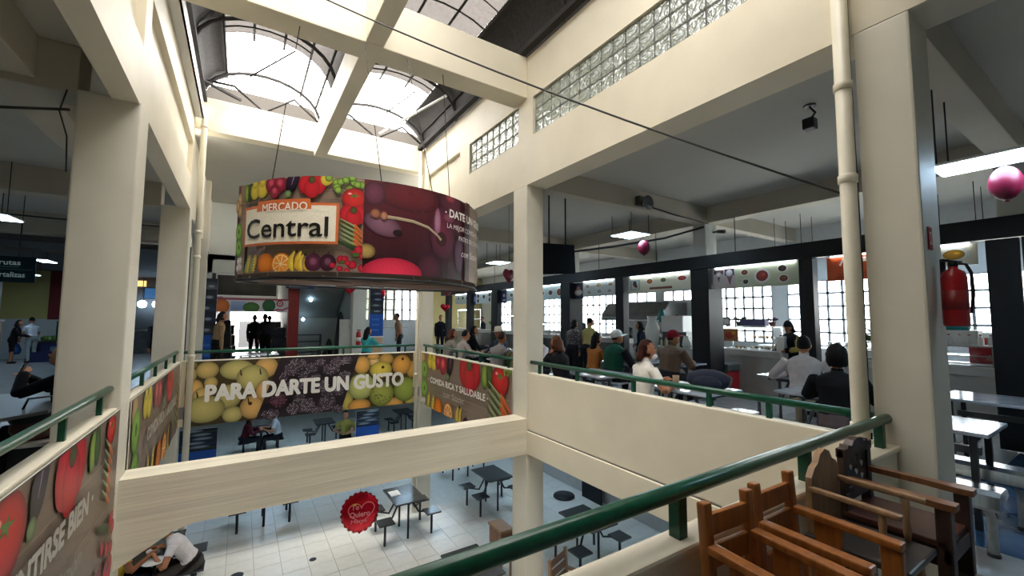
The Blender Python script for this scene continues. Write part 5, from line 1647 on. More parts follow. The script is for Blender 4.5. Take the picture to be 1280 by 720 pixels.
def heart_balloon(label, x, y, z, s_, m, ztop, rz=0):
    t = thing('balloon', label, 'balloon', (x, y, z), rz, 'party balloons hung in the galleries')
    hp = heart_pts()
    b = MB()
    vs, fs = [], []
    lay = [(0.0, .0, -1), (.55, .75, -1), (.85, .45, -1), (1.0, 0, 1), (.85, .45, 1), (.55, .75, 1), (0.0, .9, 1)]
    lay[0] = (0.0, .9, -1)
    n = len(hp)
    for q, d, sg in lay:
        for u, v in hp:
            vs.append(Vector((u * q * s_, sg * d * s_ * .35, v * q * s_)))
    for i in range(len(lay) - 1):
        for k in range(n):
            k2 = (k + 1) % n
            fs.append((i*n + k, i*n + k2, (i+1)*n + k2, (i+1)*n + k))
    b._add(vs, fs, True)
    bmesh.ops.remove_doubles(b.bm, verts=b.bm.verts[:], dist=1e-4)
    b.build('balloon_skin', m, t)
    MB().tube([(0, 0, s_ * .3), (0, 0, ztop - z)], .0025, 4).build('string', wire_m, t)
round_balloon('dark pink round balloon beside the long light panel', 5.25, .655, 2.725, .125, foil_p, 2.885)
round_balloon('dark pink round balloon under the square light panel', 6.5, 5.40, 2.97, .13, foil_p, 3.18)
heart_balloon('dark pink heart balloon beside the slim column', 4.35, 6.9, 2.42, .18, foil_p, 3.90, R(20))
heart_balloon('red heart balloon in front of the white pier', 2.65, 13.0, 2.42, .18, foil_r, 5.03)
heart_balloon('red heart balloon beside the upright banner', 3.75, 13.4, 2.38, .17, foil_r, 3.90, R(50))
heart_balloon('red heart balloon near the far window posts', 4.45, 13.0, 2.56, .18, foil_r, 3.90)
heart_balloon('small red heart balloon hanging under the drum sign edge', 3.9, 8.8, 2.22, .16, foil_p, 3.92)
heart_balloon('red and white heart balloon before the far stall sign', 7.7, 17.6, 2.05, .22, foil_r, 3.29, R(-30))
# foil balloon with scalloped edge, hung under the crossing beam
t = thing('foil_balloon', 'red scalloped foil balloon with a heart and the words Te Quiero Mamá', 'balloon', (1.24, 5.15, -.63), R(-8))
n = 72
b = MB()
vs, fs = [], []
def sc(a, q):
    base = .20 * (1 + .13 * max(0, math.sin(-a)) ** 3)
    return base * q
for q, d in ((0, .055), (.45, .05), (.75, .032), (.9, .01), (1.0, 0)):
    for k in range(n):
        a = 2 * PI * k / n
        rr_ = sc(a, q) + (.022 * abs(math.sin(a * 11)) if q == 1.0 else 0)
        vs.append(Vector((rr_ * math.cos(a) * .98, -d + (.004 * math.sin(a * 22) if q == 1 else 0), rr_ * math.sin(a))))
for q, d in ((.9, .01), (.75, .032), (.45, .05), (0, .055)):
    for k in range(n):
        a = 2 * PI * k / n
        vs.append(Vector((sc(a, q) * math.cos(a) * .98, d, sc(a, q) * math.sin(a))))
for i in range(8):
    for k in range(n):
        k2 = (k + 1) % n
        fs.append((i*n + k, i*n + k2, (i+1)*n + k2, (i+1)*n + k))
b._add(vs, fs, True)
bmesh.ops.remove_doubles(b.bm, verts=b.bm.verts[:], dist=1e-5)
b.build('balloon_skin', foil_r, t)
P = Print(lambda u, v, l: Vector((u, -.056 + .26 * (u*u + v*v) ** 1.0 - l * 2, v)), step=.0002)
hp = heart_pts(48)
ring = [(u * .15 + .01, v * .14 + .01) for u, v in hp]
P.stroke(ring + ring[:1], .008, K(222, 120, 130))
P.text('Te', -.10, .045, .055, K(206, 130, 140), bold=.01)
P.text('Quiero', -.115, -.035, .058, K(206, 140, 148), bold=.012, width=.215)
P.text('Mamá', -.10, -.10, .04, K(200, 126, 136), bold=.01, width=.17)
P.poly([(-.085, .115), (-.035, .115), (-.06, .085)], K(200, 170, 50))
P.build('balloon_print', t)
MB().lathe([(.008, -.25), (.016, -.235), (.008, -.215)], n=8).build('neck', foil_r, t)
MB().tube([(0, 0, .2), (0, 0, .29)], .002, 4).build('string', wire_m, t)
# cup, backpack, tray and small things on the right gallery tables
t = thing('backpack', 'dark navy backpack lying on the table by the parapet', 'backpack', (4.80, 3.05, .75), R(15))
b = MB(); b.ball((0, 0, .11), (.2, .26, .125), 16, 10); b.build('pack_body', mat('navy_cloth', (.012, .016, .04), .7, var=.3, scale=20), t)
b = MB(); b.ball((-.14, -.02, .09), (.09, .17, .09), 12, 8); b.build('front_pocket', MATS['navy_cloth'], t)
MB().tube([(-.05, -.2, .2), (-.08, -.28, .16), (-.1, -.26, .05)], .014, 6).build('strap', grey_steel, t)
t = thing('paper_cup', 'beige paper cup beside the backpack', 'cup', (4.72, 3.45, .75))
MB().lathe([(.001, 0), (.032, 0), (.042, .12), (.038, .12), (.03, .01), (.001, .01)], n=16).build('cup_body', mat('kraft_cup', K(196, 166, 130), .7), t)
t = thing('napkin_holder', 'small red and dark basket on the table of the brown jacket man', 'basket', (7.1, 4.95, .75))
MB().lathe([(.001, 0), (.08, 0), (.1, .08), (.09, .08), (.07, .01), (.001, .01)], n=16).build('basket_bowl', mat('dark_red_cloth', K(110, 24, 34), .7), t)
MB().tube([(-.1, 0, .06), (-.06, 0, .15), (.06, 0, .15), (.1, 0, .06)], .01, 6).build('handle', black_plastic, t)
for i, (x, y, lab) in enumerate(((6.95, 4.95, 'white bowl on the table of the brown jacket man'), (4.7, 5.1, 'white plate on the bright topped table'), (6.3, 5.7, 'white plate in front of the green vest man'), (4.65, 7.2, 'white plate by the man in the white hat'), (4.65, 8.9, 'white plate by the grey shirted diners'), (7.0, 3.3, 'white plate beside the white shirted man'))):
    tag(MB().lathe([(.001, .004), (.06, .004), (.10, .02), (.105, .022), (.06, 0), (.001, 0)], n=18).build('plate', white_plastic, loc=(x, y, .751)), lab, 'plate')
# ================================================================ FAR GALLERY
grey_green = mat('grey_green_wall', (.30, .335, .315), .5, var=.06, scale=2)
red_wall = mat('dark_red_wall', K(128, 26, 22), .6, var=.08, scale=3)
maroon = mat('maroon_wall', K(62, 16, 20), .6)
yellow_wall = mat('olive_yellow_wall', K(206, 192, 120), .7, var=.05, scale=2)
dark_ceil = mat('dark_hall_ceiling', (.05, .052, .056), .8)
w = MB()
for a, b in (((-.97, 15.3, 2.9), (1.55, 15.45, 5.03)), ((1.55, 15.3, 3.3), (8.0, 15.45, 5.03)), ((-1.05, 15.3, 0), (-.80, 15.45, 3.45))):
    w.box(a, b)
structure(w.build('wall_far', pale_wall), 'pale wall above the passage of the far gallery', 'wall')
sbox('wall_far_left', (-1.05, 9.72, 3.5), (-.9, 15.3, 5.03), cream, 'cream side wall above the left edge of the far gallery', 'wall')
sbox('pillar', (1.24, 15.2, 0), (1.55, 15.5, 2.9), red_wall, 'dark red pillar beside the passage', 'pillar')
sbox('pillar', (2.95, 13.9, 0), (3.35, 14.25, 5.03), pale_wall, 'white pier with a red extinguisher in the far gallery', 'pillar')
sbox('wall_stair', (1.55, 17.6, -.2), (3.3, 17.75, 3.3), grey_green, 'grey green back wall of the stair recess', 'wall')
sbox('wall_stair_side', (3.15, 14.25, 0), (3.3, 17.6, 3.3), grey_green, 'grey green side wall of the stair recess', 'wall')
st = MB()
st.prism([(15.6, 2.95), (17.6, 1.55), (17.6, 1.8), (15.6, 3.2)], 1.6, 3.1, Matrix(((0, 0, 1, 0), (1, 0, 0, 0), (0, 1, 0, 0), (0, 0, 0, 1))))
structure(st.build('ceiling_stair', grey_green), 'sloping grey green underside of the stairs', 'ceiling')
w = MB()
for a, b in (((3.3, 20.2, 0), (8, 20.4, 1.45)), ((3.3, 20.2, 2.95), (8, 20.4, 3.3)), ((3.3, 20.2, 1.45), (4.2, 20.4, 2.95)), ((5.05, 20.2, 1.45), (5.4, 20.4, 2.95)), ((7.4, 20.2, 1.45), (8.0, 20.4, 2.95))):
    w.box(a, b)
structure(w.build('wall_far_window', white_tile), 'white wall with bright windows at the end of the far gallery', 'wall')
for n_, (x0, x1, k_) in enumerate(((4.2, 5.05, 3), (5.4, 7.4, 5))):
    f = MB()
    for i in range(k_ + 1):
        x = x0 + (x1 - x0) * i / k_
        f.box((x - .04, 20.25, 1.45), (x + .04, 20.32, 2.95))
    for z in (1.45, 1.95, 2.45, 2.95):
        f.box((x0, 20.25, z - .03), (x1, 20.32, z + .03))
    wn_ = structure(f.build('window_%d' % (20 + n_), sash), ('narrow' if n_ == 0 else 'wide') + ' bright window beyond the far gallery', 'window')
    for i in range(k_):
        MB().box((x0 + (x1-x0)*i/k_ + .025, 20.27, 1.47), (x0 + (x1-x0)*(i+1)/k_ - .025, 20.276, 2.93)).build('pane', glass, wn_)
# end wall with the open bright doorway
w = MB()
for a, b in (((-1.0, 25.8, 0), (-.5, 26, 3.3)), ((1.7, 25.8, 0), (8.0, 26, 3.3)), ((-.5, 25.8, 2.0), (1.7, 26, 3.3))):
    w.box(a, b)
structure(w.build('wall_passage_end', pale_wall), 'end wall of the passage with its bright open doorway', 'wall')
sbox('wall_passage_left', (-1.0, 15.45, 0), (-.85, 25.8, 3.3), maroon, 'dark wall along the left of the passage', 'wall')
sbox('wall_passage_right', (1.55, 17.75, 0), (1.7, 25.8, 3.3), pale_wall, 'wall along the right of the passage', 'wall')
sbox('wall_doorway_dimmer', (-.12, 29, LZ - .3), (6, 29.3, 1.32), mat('dark_doorway_dimmer', (.05, .05, .055), .8), 'dark low wall added outside the passage doorway to dim it', 'wall')  # added stand-in for dark things outside, dims the lower doorway
sbox('column', (-1.12, 12.9, 0), (-.80, 13.2, 5.03), cream_col, 'grey cream column in the far gallery beside the tall blue banner', 'column')
# glazed transom over the passage
t = thing('transom', 'dark glazed transom with a pale frame over the passage', 'window', (0.1, 15.25, 0))
MB().box((-.77, 0, 2.23), (.80, .04, 2.86)).build('dark_pane', mat('smoked_glass', (.05, .05, .045), .12, var=.4, scale=1.4), t)
f = MB()
for a, b in (((-.80, -.02, 2.20), (.83, .05, 2.24)), ((-.80, -.02, 2.84), (.83, .05, 2.88)), ((-.80, -.02, 2.20), (-.76, .05, 2.88)), ((.79, -.02, 2.20), (.83, .05, 2.88))):
    f.box(a, b)
f.build('frame', white_plastic, t)
t = thing('shop_banner', 'long fruit shop banner with a pink wavy edge over the passage', 'banner', (-.72, 15.22, 1.74))
MB().box((0, 0, 0), (2.0, .02, .42)).build('banner_sheet', white_plastic, t)
P = Print(lambda u, v, l: Vector((u, -l, v)))
P.clip = (0, 0, 2.0, .42)
P.rect(0, 0, 2, .42, K(196, 196, 206)); P.rect(0, .36, 2, .42, K(150, 60, 90), None, 4)
P.ell(.2, .16, .2, .22, K(216, 120, 60)); P.rect(.42, .05, .8, .32, K(110, 140, 190), K(150, 170, 210)); P.ell(.95, .14, .22, .16, K(70, 120, 60)); P.ell(1.42, .2, .18, .2, K(40, 100, 60))
P.ell(1.72, .27, .1, .1, K(190, 40, 60), K(150, 40, 60)); P.ell(1.72, .27, .06, .06, K(240, 240, 240)); P.ell(1.72, .27, .03, .03, K(170, 40, 60))
P.stroke([(1.5, 0), (1.65, .08), (1.8, .06), (2.0, .16)], .05, K(170, 60, 100))
P.build('banner_print', t)
t = thing('hanging_sign', 'dark navy hanging sign reading Comidas', 'sign', (1.55, 15.0, 2.50))
MB().box((-.42, 0, 0), (.40, .04, .40)).build('sign_board', navy, t)
P = Print(lambda u, v, l: Vector((u, -l, v)))
P.text('Comidas', -.36, .06, .13, K(222, 226, 232), bold=.015, width=.62)
P.rect(.22, -.0, .40, .40, K(24, 46, 110))
P.build('sign_print', t)
for x in (-.3, .3):
    MB().cyl((x, .02, .4), (x, .02, 2.53), .01, 6).build('hanger_rod', wire_m, t)
for i, (x, y, z) in enumerate(((2.06, 16.6, 2.2), (1.9, 17.2, 1.5))):
    t = thing('wall_lamp', ('upper', 'lower')[i] + ' small bright lamp in the stair recess', 'lamp', (x, y, z))
    MB().ball((0, 0, 0), .055, 10, 6).build('lamp_bulb', led_m, t)
    MB().cyl((0, 0, .05), (0, 0, .12), .03, 8).build('lamp_base', white_plastic, t)
stand_banner('photo_banner', 'tall blue photo banner in the far gallery beside the white pier', 3.70, 13.95, .98, .44, 1.72, 3)
sbox('wall_low', (2.65, 14.3, 0), (3.0, 14.4, 1.52), white_tile, 'low white partition beside the pier', 'wall')
t = thing('pedestal', 'pale pedestal carrying the tall blue photo banner', 'stand', (3.7, 13.97, 0))
MB().box((-.2, -.08, 0), (.2, .1, .94), .01).build('pedestal_body', MATS['kraft_cup'], t)
MB().box((-.23, -.1, .94), (.23, .12, .975), .008).build('pedestal_top', white_plastic, t)
stand_banner('photo_banner', 'tall blue photo banner at the left edge of the far gallery', -.76, 13.9, 0, .34, 2.62, 4)
t = thing('fire_extinguisher', 'red fire extinguisher on the white pier of the far gallery', 'fire extinguisher', (3.12, 13.80, .72))
MB().lathe([(.001, 0), (.07, 0), (.075, .02), (.075, .36), (.05, .42), (.02, .44)], n=14).build('cylinder', red_paint, t)
MB().bar((-.05, 0, .47), (.06, 0, .46), .03, .03).build('lever', black_plastic, t)
MB().lathe([(.077, .12), (.077, .24)], n=14).build('label_band', white_plastic, t)
tag(MB().lathe([(.30, 0), (.22, .2), (.24, .2), (.15, .45), (.17, .45), (.05, .8), (.001, .84)], n=9).build('small_fir_tree', mat('fir_green', K(24, 44, 34), .8), loc=(2.62, 16.0, 0)), 'small dark cone shaped tree in the stair recess', 'tree')
tag(MB().lathe([(.16, 0), (.2, .3), (.15, 1.0), (.1, 1.55), (.04, 1.75), (.001, 1.78)], n=10).build('folded_parasol', mat('dark_cloth', (.03, .03, .035), .8), loc=(2.9, 15.6, 0)), 'tall folded dark parasol against the stair wall', 'parasol')
t = thing('bench_rack', 'dark metal rack in the stair recess', 'rack', (2.0, 16.4, 0))
for z in (.35, .72, .95):
    MB().box((-.4, -.15, z), (.4, .15, z + .03)).build('shelf', dark_metal, t)
for x in (-.39, .39):
    MB().box((x - .015, -.15, 0), (x + .015, .15, .95)).build('side_frame', dark_metal, t)
t = thing('white_counter', 'white counter by the bright windows of the far gallery', 'counter', (5.1, 17.5, 0))
MB().box((-.6, 0, 0), (.8, .6, 1.15), .02).build('counter_body', white_tile, t)
MB().box((-.64, -.04, 1.15), (.84, .64, 1.2), .01).build('worktop', counter_top, t)
# goods and tables beyond the far railing
t2 = None
for (x, y), lab in (((2.0, 13.2), 'pale table beyond the far railing'), ((.3, 11.4), 'pale table in the far gallery in front of the passage'), ((4.9, 12.2), 'pale table near the blue photo banner')):
    o = dup(t1, (x, y, 0), R(90), lab)
for i, (x, y, w_, h, c, lab) in enumerate(((1.15, 18.5, .7, 1.2, (60, 62, 70), 'dark stacked goods on the right of the passage'), (-.5, 17.5, .5, 1.5, (40, 42, 50), 'tall dark goods rack on the left of the passage'), (-.45, 19.5, .6, 1.3, (70, 66, 60), 'grey goods rack farther down the passage'), (1.2, 21, .6, 1.4, (84, 84, 90), 'pale goods rack near the bright doorway'))):
    t = thing('goods_rack', lab, 'rack', (x, y, 0))
    MB().box((-w_/2, -.5, 0), (w_/2, .5, h * .1)).build('rack_base', dark_metal, t)
    m_ = mat('goods_%d' % i, K(*c), .6, var=.4, scale=5)
    for j in range(3):
        MB().box((-w_/2 * (1 - .1*j), -.45 + .05*j, h * (.1 + .3*j)), (w_/2 * (1 - .12*j), .45 - .04*j, h * (.38 + .3*j)), .03).build('goods_sack', m_, t)

# ================================================================ LEFT GALLERY
w = MB()
w.box((-9, 23.0, 0), (-5.4, 23.15, 1.47))
structure(w.build('wall_market', white_tile), 'white tiled lower wall behind the fruit stand', 'wall')
sbox('wall_yellow', (-9, 23.0, 1.47), (-6.22, 23.15, 3.92), yellow_wall, 'olive yellow wall panel above the fruit stand', 'wall')
sbox('wall_red', (-6.22, 22.98, 1.45), (-5.76, 23.15, 3.92), red_wall, 'dark red wall strip beside the yellow panel', 'wall')
sbox('wall_maroon', (-5.76, 23.0, 1.47), (-5.4, 23.15, 3.92), maroon, 'maroon wall strip at the end of the yellow panel', 'wall')
sbox('wall_white', (-9, 21.4, 0), (-6.95, 21.5, 3.0), white_tile, 'pale blue white wall at the edge of the left hall', 'wall')
sbox('ceiling_dark', (-13.9, 14.0, 3.30), (-1.1, 25.7, 3.44), dark_ceil, 'dark ceiling of the hall beyond the left gallery', 'ceiling')
t = thing('hanging_sign', 'dark teal hanging sign with the words Frutas and Hortalizas', 'sign', (-4.2, 12.0, 2.24))
teal_sign = mat('dark_teal_sign', K(6, 30, 36), .6, spec=.2)
MB().box((-.75, 0, 0), (.735, .04, .50), .01).build('sign_board', teal_sign, t)
P = Print(lambda u, v, l: Vector((u, -l, v)))
P.text('Frutas', .53, .335, .095, K(206, 226, 224), bold=.02, align='R', width=.34)
P.text('Hortalizas', .60, .10, .095, K(206, 226, 224), bold=.02, align='R', width=.48)
P.rect(-.7, .245, .70, .252, K(60, 120, 100))
P.rect(-.1, .29, .52, .302, K(60, 120, 100))
P.build('sign_print', t)
for x in (-.5, .5):
    MB().cyl((x, .02, .5), (x, .02, 1.2), .012, 6).build('hanger_rod', wire_m, t)
cable('bundle of cables below the left gallery ceiling', [(-9, 11.0, 3.2), (-4.9, 11.4, 2.92), (-4.1, 11.8, 2.86), (-2.4, 13, 2.98)], .03)
cable('thin conduit under the left gallery beam', [(-13, 11.2, 3.5), (-3.0, 11.2, 3.42), (-1.4, 11.2, 3.46)], .015)
cable('curled black cable on the beam beside the left column', [(-1.9, 4.93, 3.36), (-1.86, 4.92, 3.28), (-1.7, 4.92, 3.25), (-1.3, 4.92, 3.34)], .012)
MB_pts = [(-1.32, 4.90, 3.5), (-1.35, 4.88, 3.3), (-1.30, 4.90, 3.1), (-1.29, 4.91, 2.8)]
cable('thin black cable hanging down the left column', MB_pts, .006)
# table, stool and handbag in the left gallery
t = thing('long_table', 'dark shiny table of the left gallery beside the seated phone user', 'table', (-2.05, 6.1, 0), 0)
MB().prism([(-.62, -.75), (.42, -.85), (.62, -.62), (.5, .75), (-.62, .75)], .72, .75).build('table_top', mat('dark_glossy_top', (.09, .095, .10), .32), t)
for x, y in ((-.45, -.55), (.3, -.6), (-.45, .55), (.35, .55)):
    MB().box((x - .025, y - .025, 0), (x + .025, y + .025, .72)).build('leg', dark_metal, t)
t = thing('stool', 'white topped bench seat under the handbag', 'bench', (-1.55, 6.0, 0))
MB().box((-.2, -.45, .42), (.2, .5, .46), .01).build('seat', white_plastic, t)
for y in (-.35, .4):
    MB().box((-.15, y - .02, 0), (.15, y + .02, .42)).build('leg', dark_metal, t)
t = thing('handbag', 'brown and black handbag on the bench by the left railing', 'bag', (-1.54, 5.70, .46), R(30))
b = MB(); b.ball((0, 0, .13), (.19, .10, .14), 14, 9); b.build('bag_body', mat('brown_leather', K(84, 44, 30), .4, var=.3, scale=12), t)
b = MB(); b.ball((0, 0, .2), (.195, .105, .08), 14, 8); b.build('bag_flap', black_plastic, t)
MB().tube([(-.13, 0, .22), (-.08, 0, .38), (.08, 0, .38), (.13, 0, .22)], .01, 6).build('handle', black_plastic, t)
# fruit stand with crates and heads of greens
t = thing('fruit_stand', 'dark blue market stand heaped with greens in the left hall', 'stand', (-5.5, 21.9, 0))
stand_b = mat('navy_stand', K(22, 30, 74), .6)
MB().box((-.75, -.5, 0), (.85, .6, .62), .02).build('stand_body', stand_b, t)
MB().box((-.78, -.52, .62), (.88, .62, .68), .01).build('stand_top', dark_metal, t)
MB().box((-.15, -.53, .06), (.22, -.5, .5)).build('front_sign', mat('teal_sign_panel', K(84, 120, 130), .5), t)
lt = mat('lettuce_green', K(86, 116, 52), .7, var=.3, scale=20)
q0 = None
r = random.Random(9)
for i in range(16):
    x, y = -5.5 + (i % 8) * .15 - .35, 21.55 + (i // 8) * .24
    if q0 is None:
        q0 = MB().ball((0, 0, 0), (.11, .11, .10), 9, 6).build('lettuce', lt)
        q = q0
    else:
        q = q0.copy(); C.objects.link(q)
    q.location = (x, y, .77 + r.uniform(0, .03)); q.rotation_euler = (0, 0, r.uniform(0, 6)); 
    tag(q, ORD[i % 8] + ' green lettuce from the left in the ' + ('front', 'rear')[i // 8] + ' row on the dark blue stand', 'lettuce', 'lettuce heads on the fruit stand')
for i, (x, y, lab) in enumerate(((-5.75, 21.15, 'blue plastic crate at the foot of the fruit stand, next to the white shirted shopper'), (-4.95, 21.2, 'blue plastic crate at the right foot of the fruit stand'))):
    t = thing('plastic_crate', lab, 'crate', (x, y, 0))
    MB().box((-.25, -.18, 0), (.25, .18, .03)).build('crate_floor', stand_b, t)
    for a, b_ in (((-.25, -.18, .03), (.25, -.16, .35)), ((-.25, .16, .03), (.25, .18, .35)), ((-.25, -.16, .03), (-.23, .16, .35)), ((.23, -.16, .03), (.25, .16, .35))):
        MB().box(a, b_).build('crate_side', stand_b, t)
# deep hall behind: screen, round lights, shop fronts
t = thing('wall_screen', 'blue lit screen in the dark hall between the left columns', 'screen', (-3.25, 24.4, 2.36))
MB().box((-.45, 0, 0), (.45, .05, .5)).build('screen_body', black_plastic, t)
MB().box((-.42, -.006, .03), (.42, 0, .47)).build('screen_face', mat('blue_screen', (.02, .05, .12), .4, emit=(.03, .09, .2), estr=.8), t)
for i, x in enumerate((-3.72, -3.22, -2.85)):
    t = thing('round_lamp', ('left', 'middle', 'right')[i] + ' round white lamp of the row under the blue screen', 'lamp', (x, 24.3, 2.12))
    MB().lathe([(.001, 0), (.15, 0), (.16, .02), (.16, .06), (.001, .06)], n=20, M=Matrix.Translation((0, 0, 0)) @ Matrix.Rotation(-PI/2, 4, 'X')).build('lamp_disc', led_m, t)
    MB().cyl((0, .03, .15), (0, .03, 1.18), .015, 6).build('hanger_rod', wire_m, t)
sbox('wall_hall', (-5.0, 24.8, 0), (-1.1, 24.95, 3.3), mat('dark_shop_wall', (.06, .058, .06), .7), 'dark shop wall deep in the left hall', 'wall')
for i, (x, c, lab) in enumerate(((-3.9, (226, 190, 120), 'small lit cream sign in the dark hall'), (-3.0, (210, 150, 90), 'small lit orange sign in the dark hall'))):
    t = thing('lit_sign', lab, 'sign', (x, 24.5, 2.9))
    MB().box((-.25, 0, 0), (.25, .05, .26)).build('sign_box', mat('lit_sign_%d' % i, K(*c), .5, emit=K(*c), estr=1.2), t)
    MB().box((-.27, -.01, -.02), (.27, .06, 0)).build('sign_edge', dark_metal, t)
t = thing('shop_counter', 'grey shop counter in the dark hall between the left columns', 'counter', (-3.4, 23.8, 0))
MB().box((-.9, 0, 0), (.9, .5, .95), .02).build('counter_body', hood_m, t)
MB().box((-.95, -.05, .95), (.95, .55, 1.0)).build('worktop', steel, t)
t = thing('till_stand', 'beige counter at the far edge of the left gallery', 'counter', (-6.9, 20.6, 0))
MB().box((-.6, -.3, 0), (.22, .3, 1.4), .02).build('counter_body', MATS['kraft_cup'], t)
MB().box((-.64, -.34, 1.4), (.26, .34, 1.45), .01).build('worktop', counter_top, t)
# ================================================================ PEOPLE
import numpy as np
_pm = {}
def pmat(c, rough=.75, var=.12, sc=14):
    k = (c, rough)
    if k not in _pm:
        _pm[k] = mat('cloth_%d' % len(_pm), K(*c), rough, var=var, scale=sc, spec=.15)
    return _pm[k]
SK = {'a': (176, 122, 92), 'b': (150, 98, 70), 'c': (196, 146, 116)}
def ik(s, t, l1, l2, hint):
    s, t, hint = Vector(s), Vector(t), Vector(hint)
    d = t - s
    L = min(d.length, (l1 + l2) * .995)
    d.normalize()
    t = s + d * L
    a = (l1*l1 - l2*l2 + L*L) / (2*L)
    h = math.sqrt(max(0, l1*l1 - a*a))
    p = hint - d * hint.dot(d)
    p.normalize()
    return s + d*a + p*h, t
def person(label, loc, rz, pose='sit', lean=.12, hgt=1.65, shirt=(200, 200, 200), legs=(40, 42, 50), skin='a', sleeve=1.0, hair='short', hairc=(20, 16, 14), hands=None, head=(0, 0), hat=None, hatc=(220, 220, 220),
           shoes=(24, 22, 22), apron=None, vest=None, skirt=False, mask=False, belt=False, bulk=1.0, vox=.013, group=None, seat=.45, stride=0.0, pattern=None):
    """one continuous body (fingers, face, feet) with hair and clothes as parts; faces local +Y"""
    t = thing('person', label, 'person', loc, rz, group)
    k = hgt / 1.65
    V = lambda x, y, z: Vector((x, y, z))
    u = V(0, math.sin(lean), math.cos(lean))
    f = V(0, math.cos(lean), -math.sin(lean))
    hipz = .90 * k if pose == 'stand' else seat + .095
    P0 = V(0, 0, hipz)
    b = MB()
    seg = []                                            # (a, b, ra, rb, region)
    def limb(pts, rs, reg, n=10):
        b.tube(pts, rs, n)
        for i in range(len(pts) - 1):
            seg.append((pts[i], pts[i+1], rs[i], rs[i+1], reg[i] if isinstance(reg, (list, tuple)) else reg))
    def ring_loft(rows, reg, n=16):
        vs, fs = [], []
        for c, a, d in rows:
            for q in range(n):
                th = 2*PI*q/n
                vs.append(c + V(1, 0, 0)*(a*math.cos(th)) + f*(d*math.sin(th)))
        for i in range(len(rows)-1):
            for q in range(n):
                fs.append((i*n+q, i*n+(q+1) % n, (i+1)*n+(q+1) % n, (i+1)*n+q))
        fs.append(tuple(reversed(range(n)))); fs.append(tuple((len(rows)-1)*n+q for q in range(n)))
        b._add(vs, fs, True)
        for i in range(len(rows)-1):
            (c0, a0, d0), (c1, a1, d1) = rows[i], rows[i+1]
            for sx in (-.55, 0, .55):
                seg.append((c0 + V(sx*a0, 0, 0), c1 + V(sx*a1, 0, 0), d0*.9, d1*.9, reg[i]))
    w = k * bulk
    T = lambda h, fw=0.0: P0 + u*(h*k) + f*(fw*k)
    ring_loft([(T(-.10), .11*w, .09*w), (T(-.03), .165*w, .12*w), (T(.06), .162*w, .115*w), (T(.16), .14*w, .10*w), (T(.27), .152*w, .108*w), (T(.38), .17*w, .112*w), (T(.455), .165*w, .09*w), (T(.50), .11*w, .065*w), (T(.525), .05*w, .05*w)],
              ['legs', 'legs', 'shirt', 'shirt', 'shirt', 'shirt', 'shirt', 'shirt'])
    # neck and head
    hy, hp = head
    nk = T(.50)
    hu = (u * .6 + V(0, 0, 1) * .4).normalized()
    hc = nk + hu * (.172*k) + f * (.03*k)
    Mh = Matrix.Translation(hc) @ Matrix.Rotation(hy, 4, 'Z') @ Matrix.Rotation(-hp, 4, 'X')
    limb([nk - hu*.02*k, hc - hu*.05*k], [.052*k, .048*k], 'skin')
    HR = (.074*k, .092*k, .112*k)
    b.ball(hc, HR, 16, 12, Mh.to_3x3())
    h3 = Mh.to_3x3()
    H = lambda x, y, z: hc + h3 @ V(x*k, y*k, z*k)
    b.ball(H(0, .028, -.062), (.052*k, .058*k, .05*k), 12, 8, h3)
    b.tube([H(0, .088, .012), H(0, .108, -.022)], [.009*k, .015*k], 8)
    b.ball(H(0, .088, -.058), (.022*k, .012*k, .008*k), 8, 5, h3)
    for sx in (-1, 1):
        b.ball(H(sx*.076, -.005, -.01), (.01*k, .02*k, .03*k), 8, 6, h3)
    seg.append((H(0, -.01, -.06), H(0, .0, .05), .075*k, .075*k, 'skin'))
    seg.append((H(0, .05, -.06), H(0, .08, .0), .04*k, .03*k, 'skin'))
    # arms
    if hands is None:
        hands = ((-.2, .06, .78*k), (.2, .06, .78*k)) if pose == 'stand' else ((-.17, .40, .80), (.17, .40, .80))
    for sx, hd in zip((-1, 1), hands):
        s = T(.445) + V(sx*.175*w, 0, 0)
        el, wr = ik(s, hd, .285*k, .25*k, (sx*.9, -.5, -.75))
        c1 = max(0.02, min(1, sleeve))
        su = s.lerp(el, min(1, c1*2)) if c1 < .5 else el
        if c1 < .5:
            limb([s, su, el], [.055*w, .05*w, .042*k], ['shirt', 'skin'])
            limb([el, wr], [.041*k, .027*k], 'skin')
        else:
            limb([s, el], [.057*w, .045*w], 'shirt')
            m_ = el.lerp(wr, .97 if c1 >= 1 else (c1 - .5)*2)
            limb([el, m_, wr], [.045*w, .036*w, .028*k], ['shirt', 'skin'])
        # hand: palm, four fingers of different lengths, thumb from the side of the palm
        d = (wr - el).normalized()
        side = d.cross(V(0, 0, 1))
        side = (side.normalized() if side.length > .15 else V(1, 0, 0)) * (1 if sx > 0 else -1)
        dn = d.cross(side).normalized()
        if dn.z > 0:
            dn = -dn
        pc = wr + d*.085*k
        b.tube([wr - d*.01*k, wr + d*.03*k, pc], [.024*k, .033*k, .03*k], 8)
        seg.append((wr, pc, .03*k, .03*k, 'skin'))
        for q, L in enumerate((.060, .070, .066, .050)):
            o = pc + side*((q - 1.5)*.0205*k) - d*.012*k
            m1 = o + d*L*.55*k + dn*.012*k
            m2 = m1 + (d*.6 + dn*.8)*L*.5*k
            limb([o, m1, m2], [.0105*k, .0100*k, .0090*k], 'skin', 6)
        th0 = wr + d*.03*k - side*.024*k
        limb([th0, th0 - side*.022*k + d*.03*k + dn*.01*k, th0 - side*.018*k + d*.058*k + dn*.02*k], [.013*k, .0115*k, .0095*k], 'skin', 6)
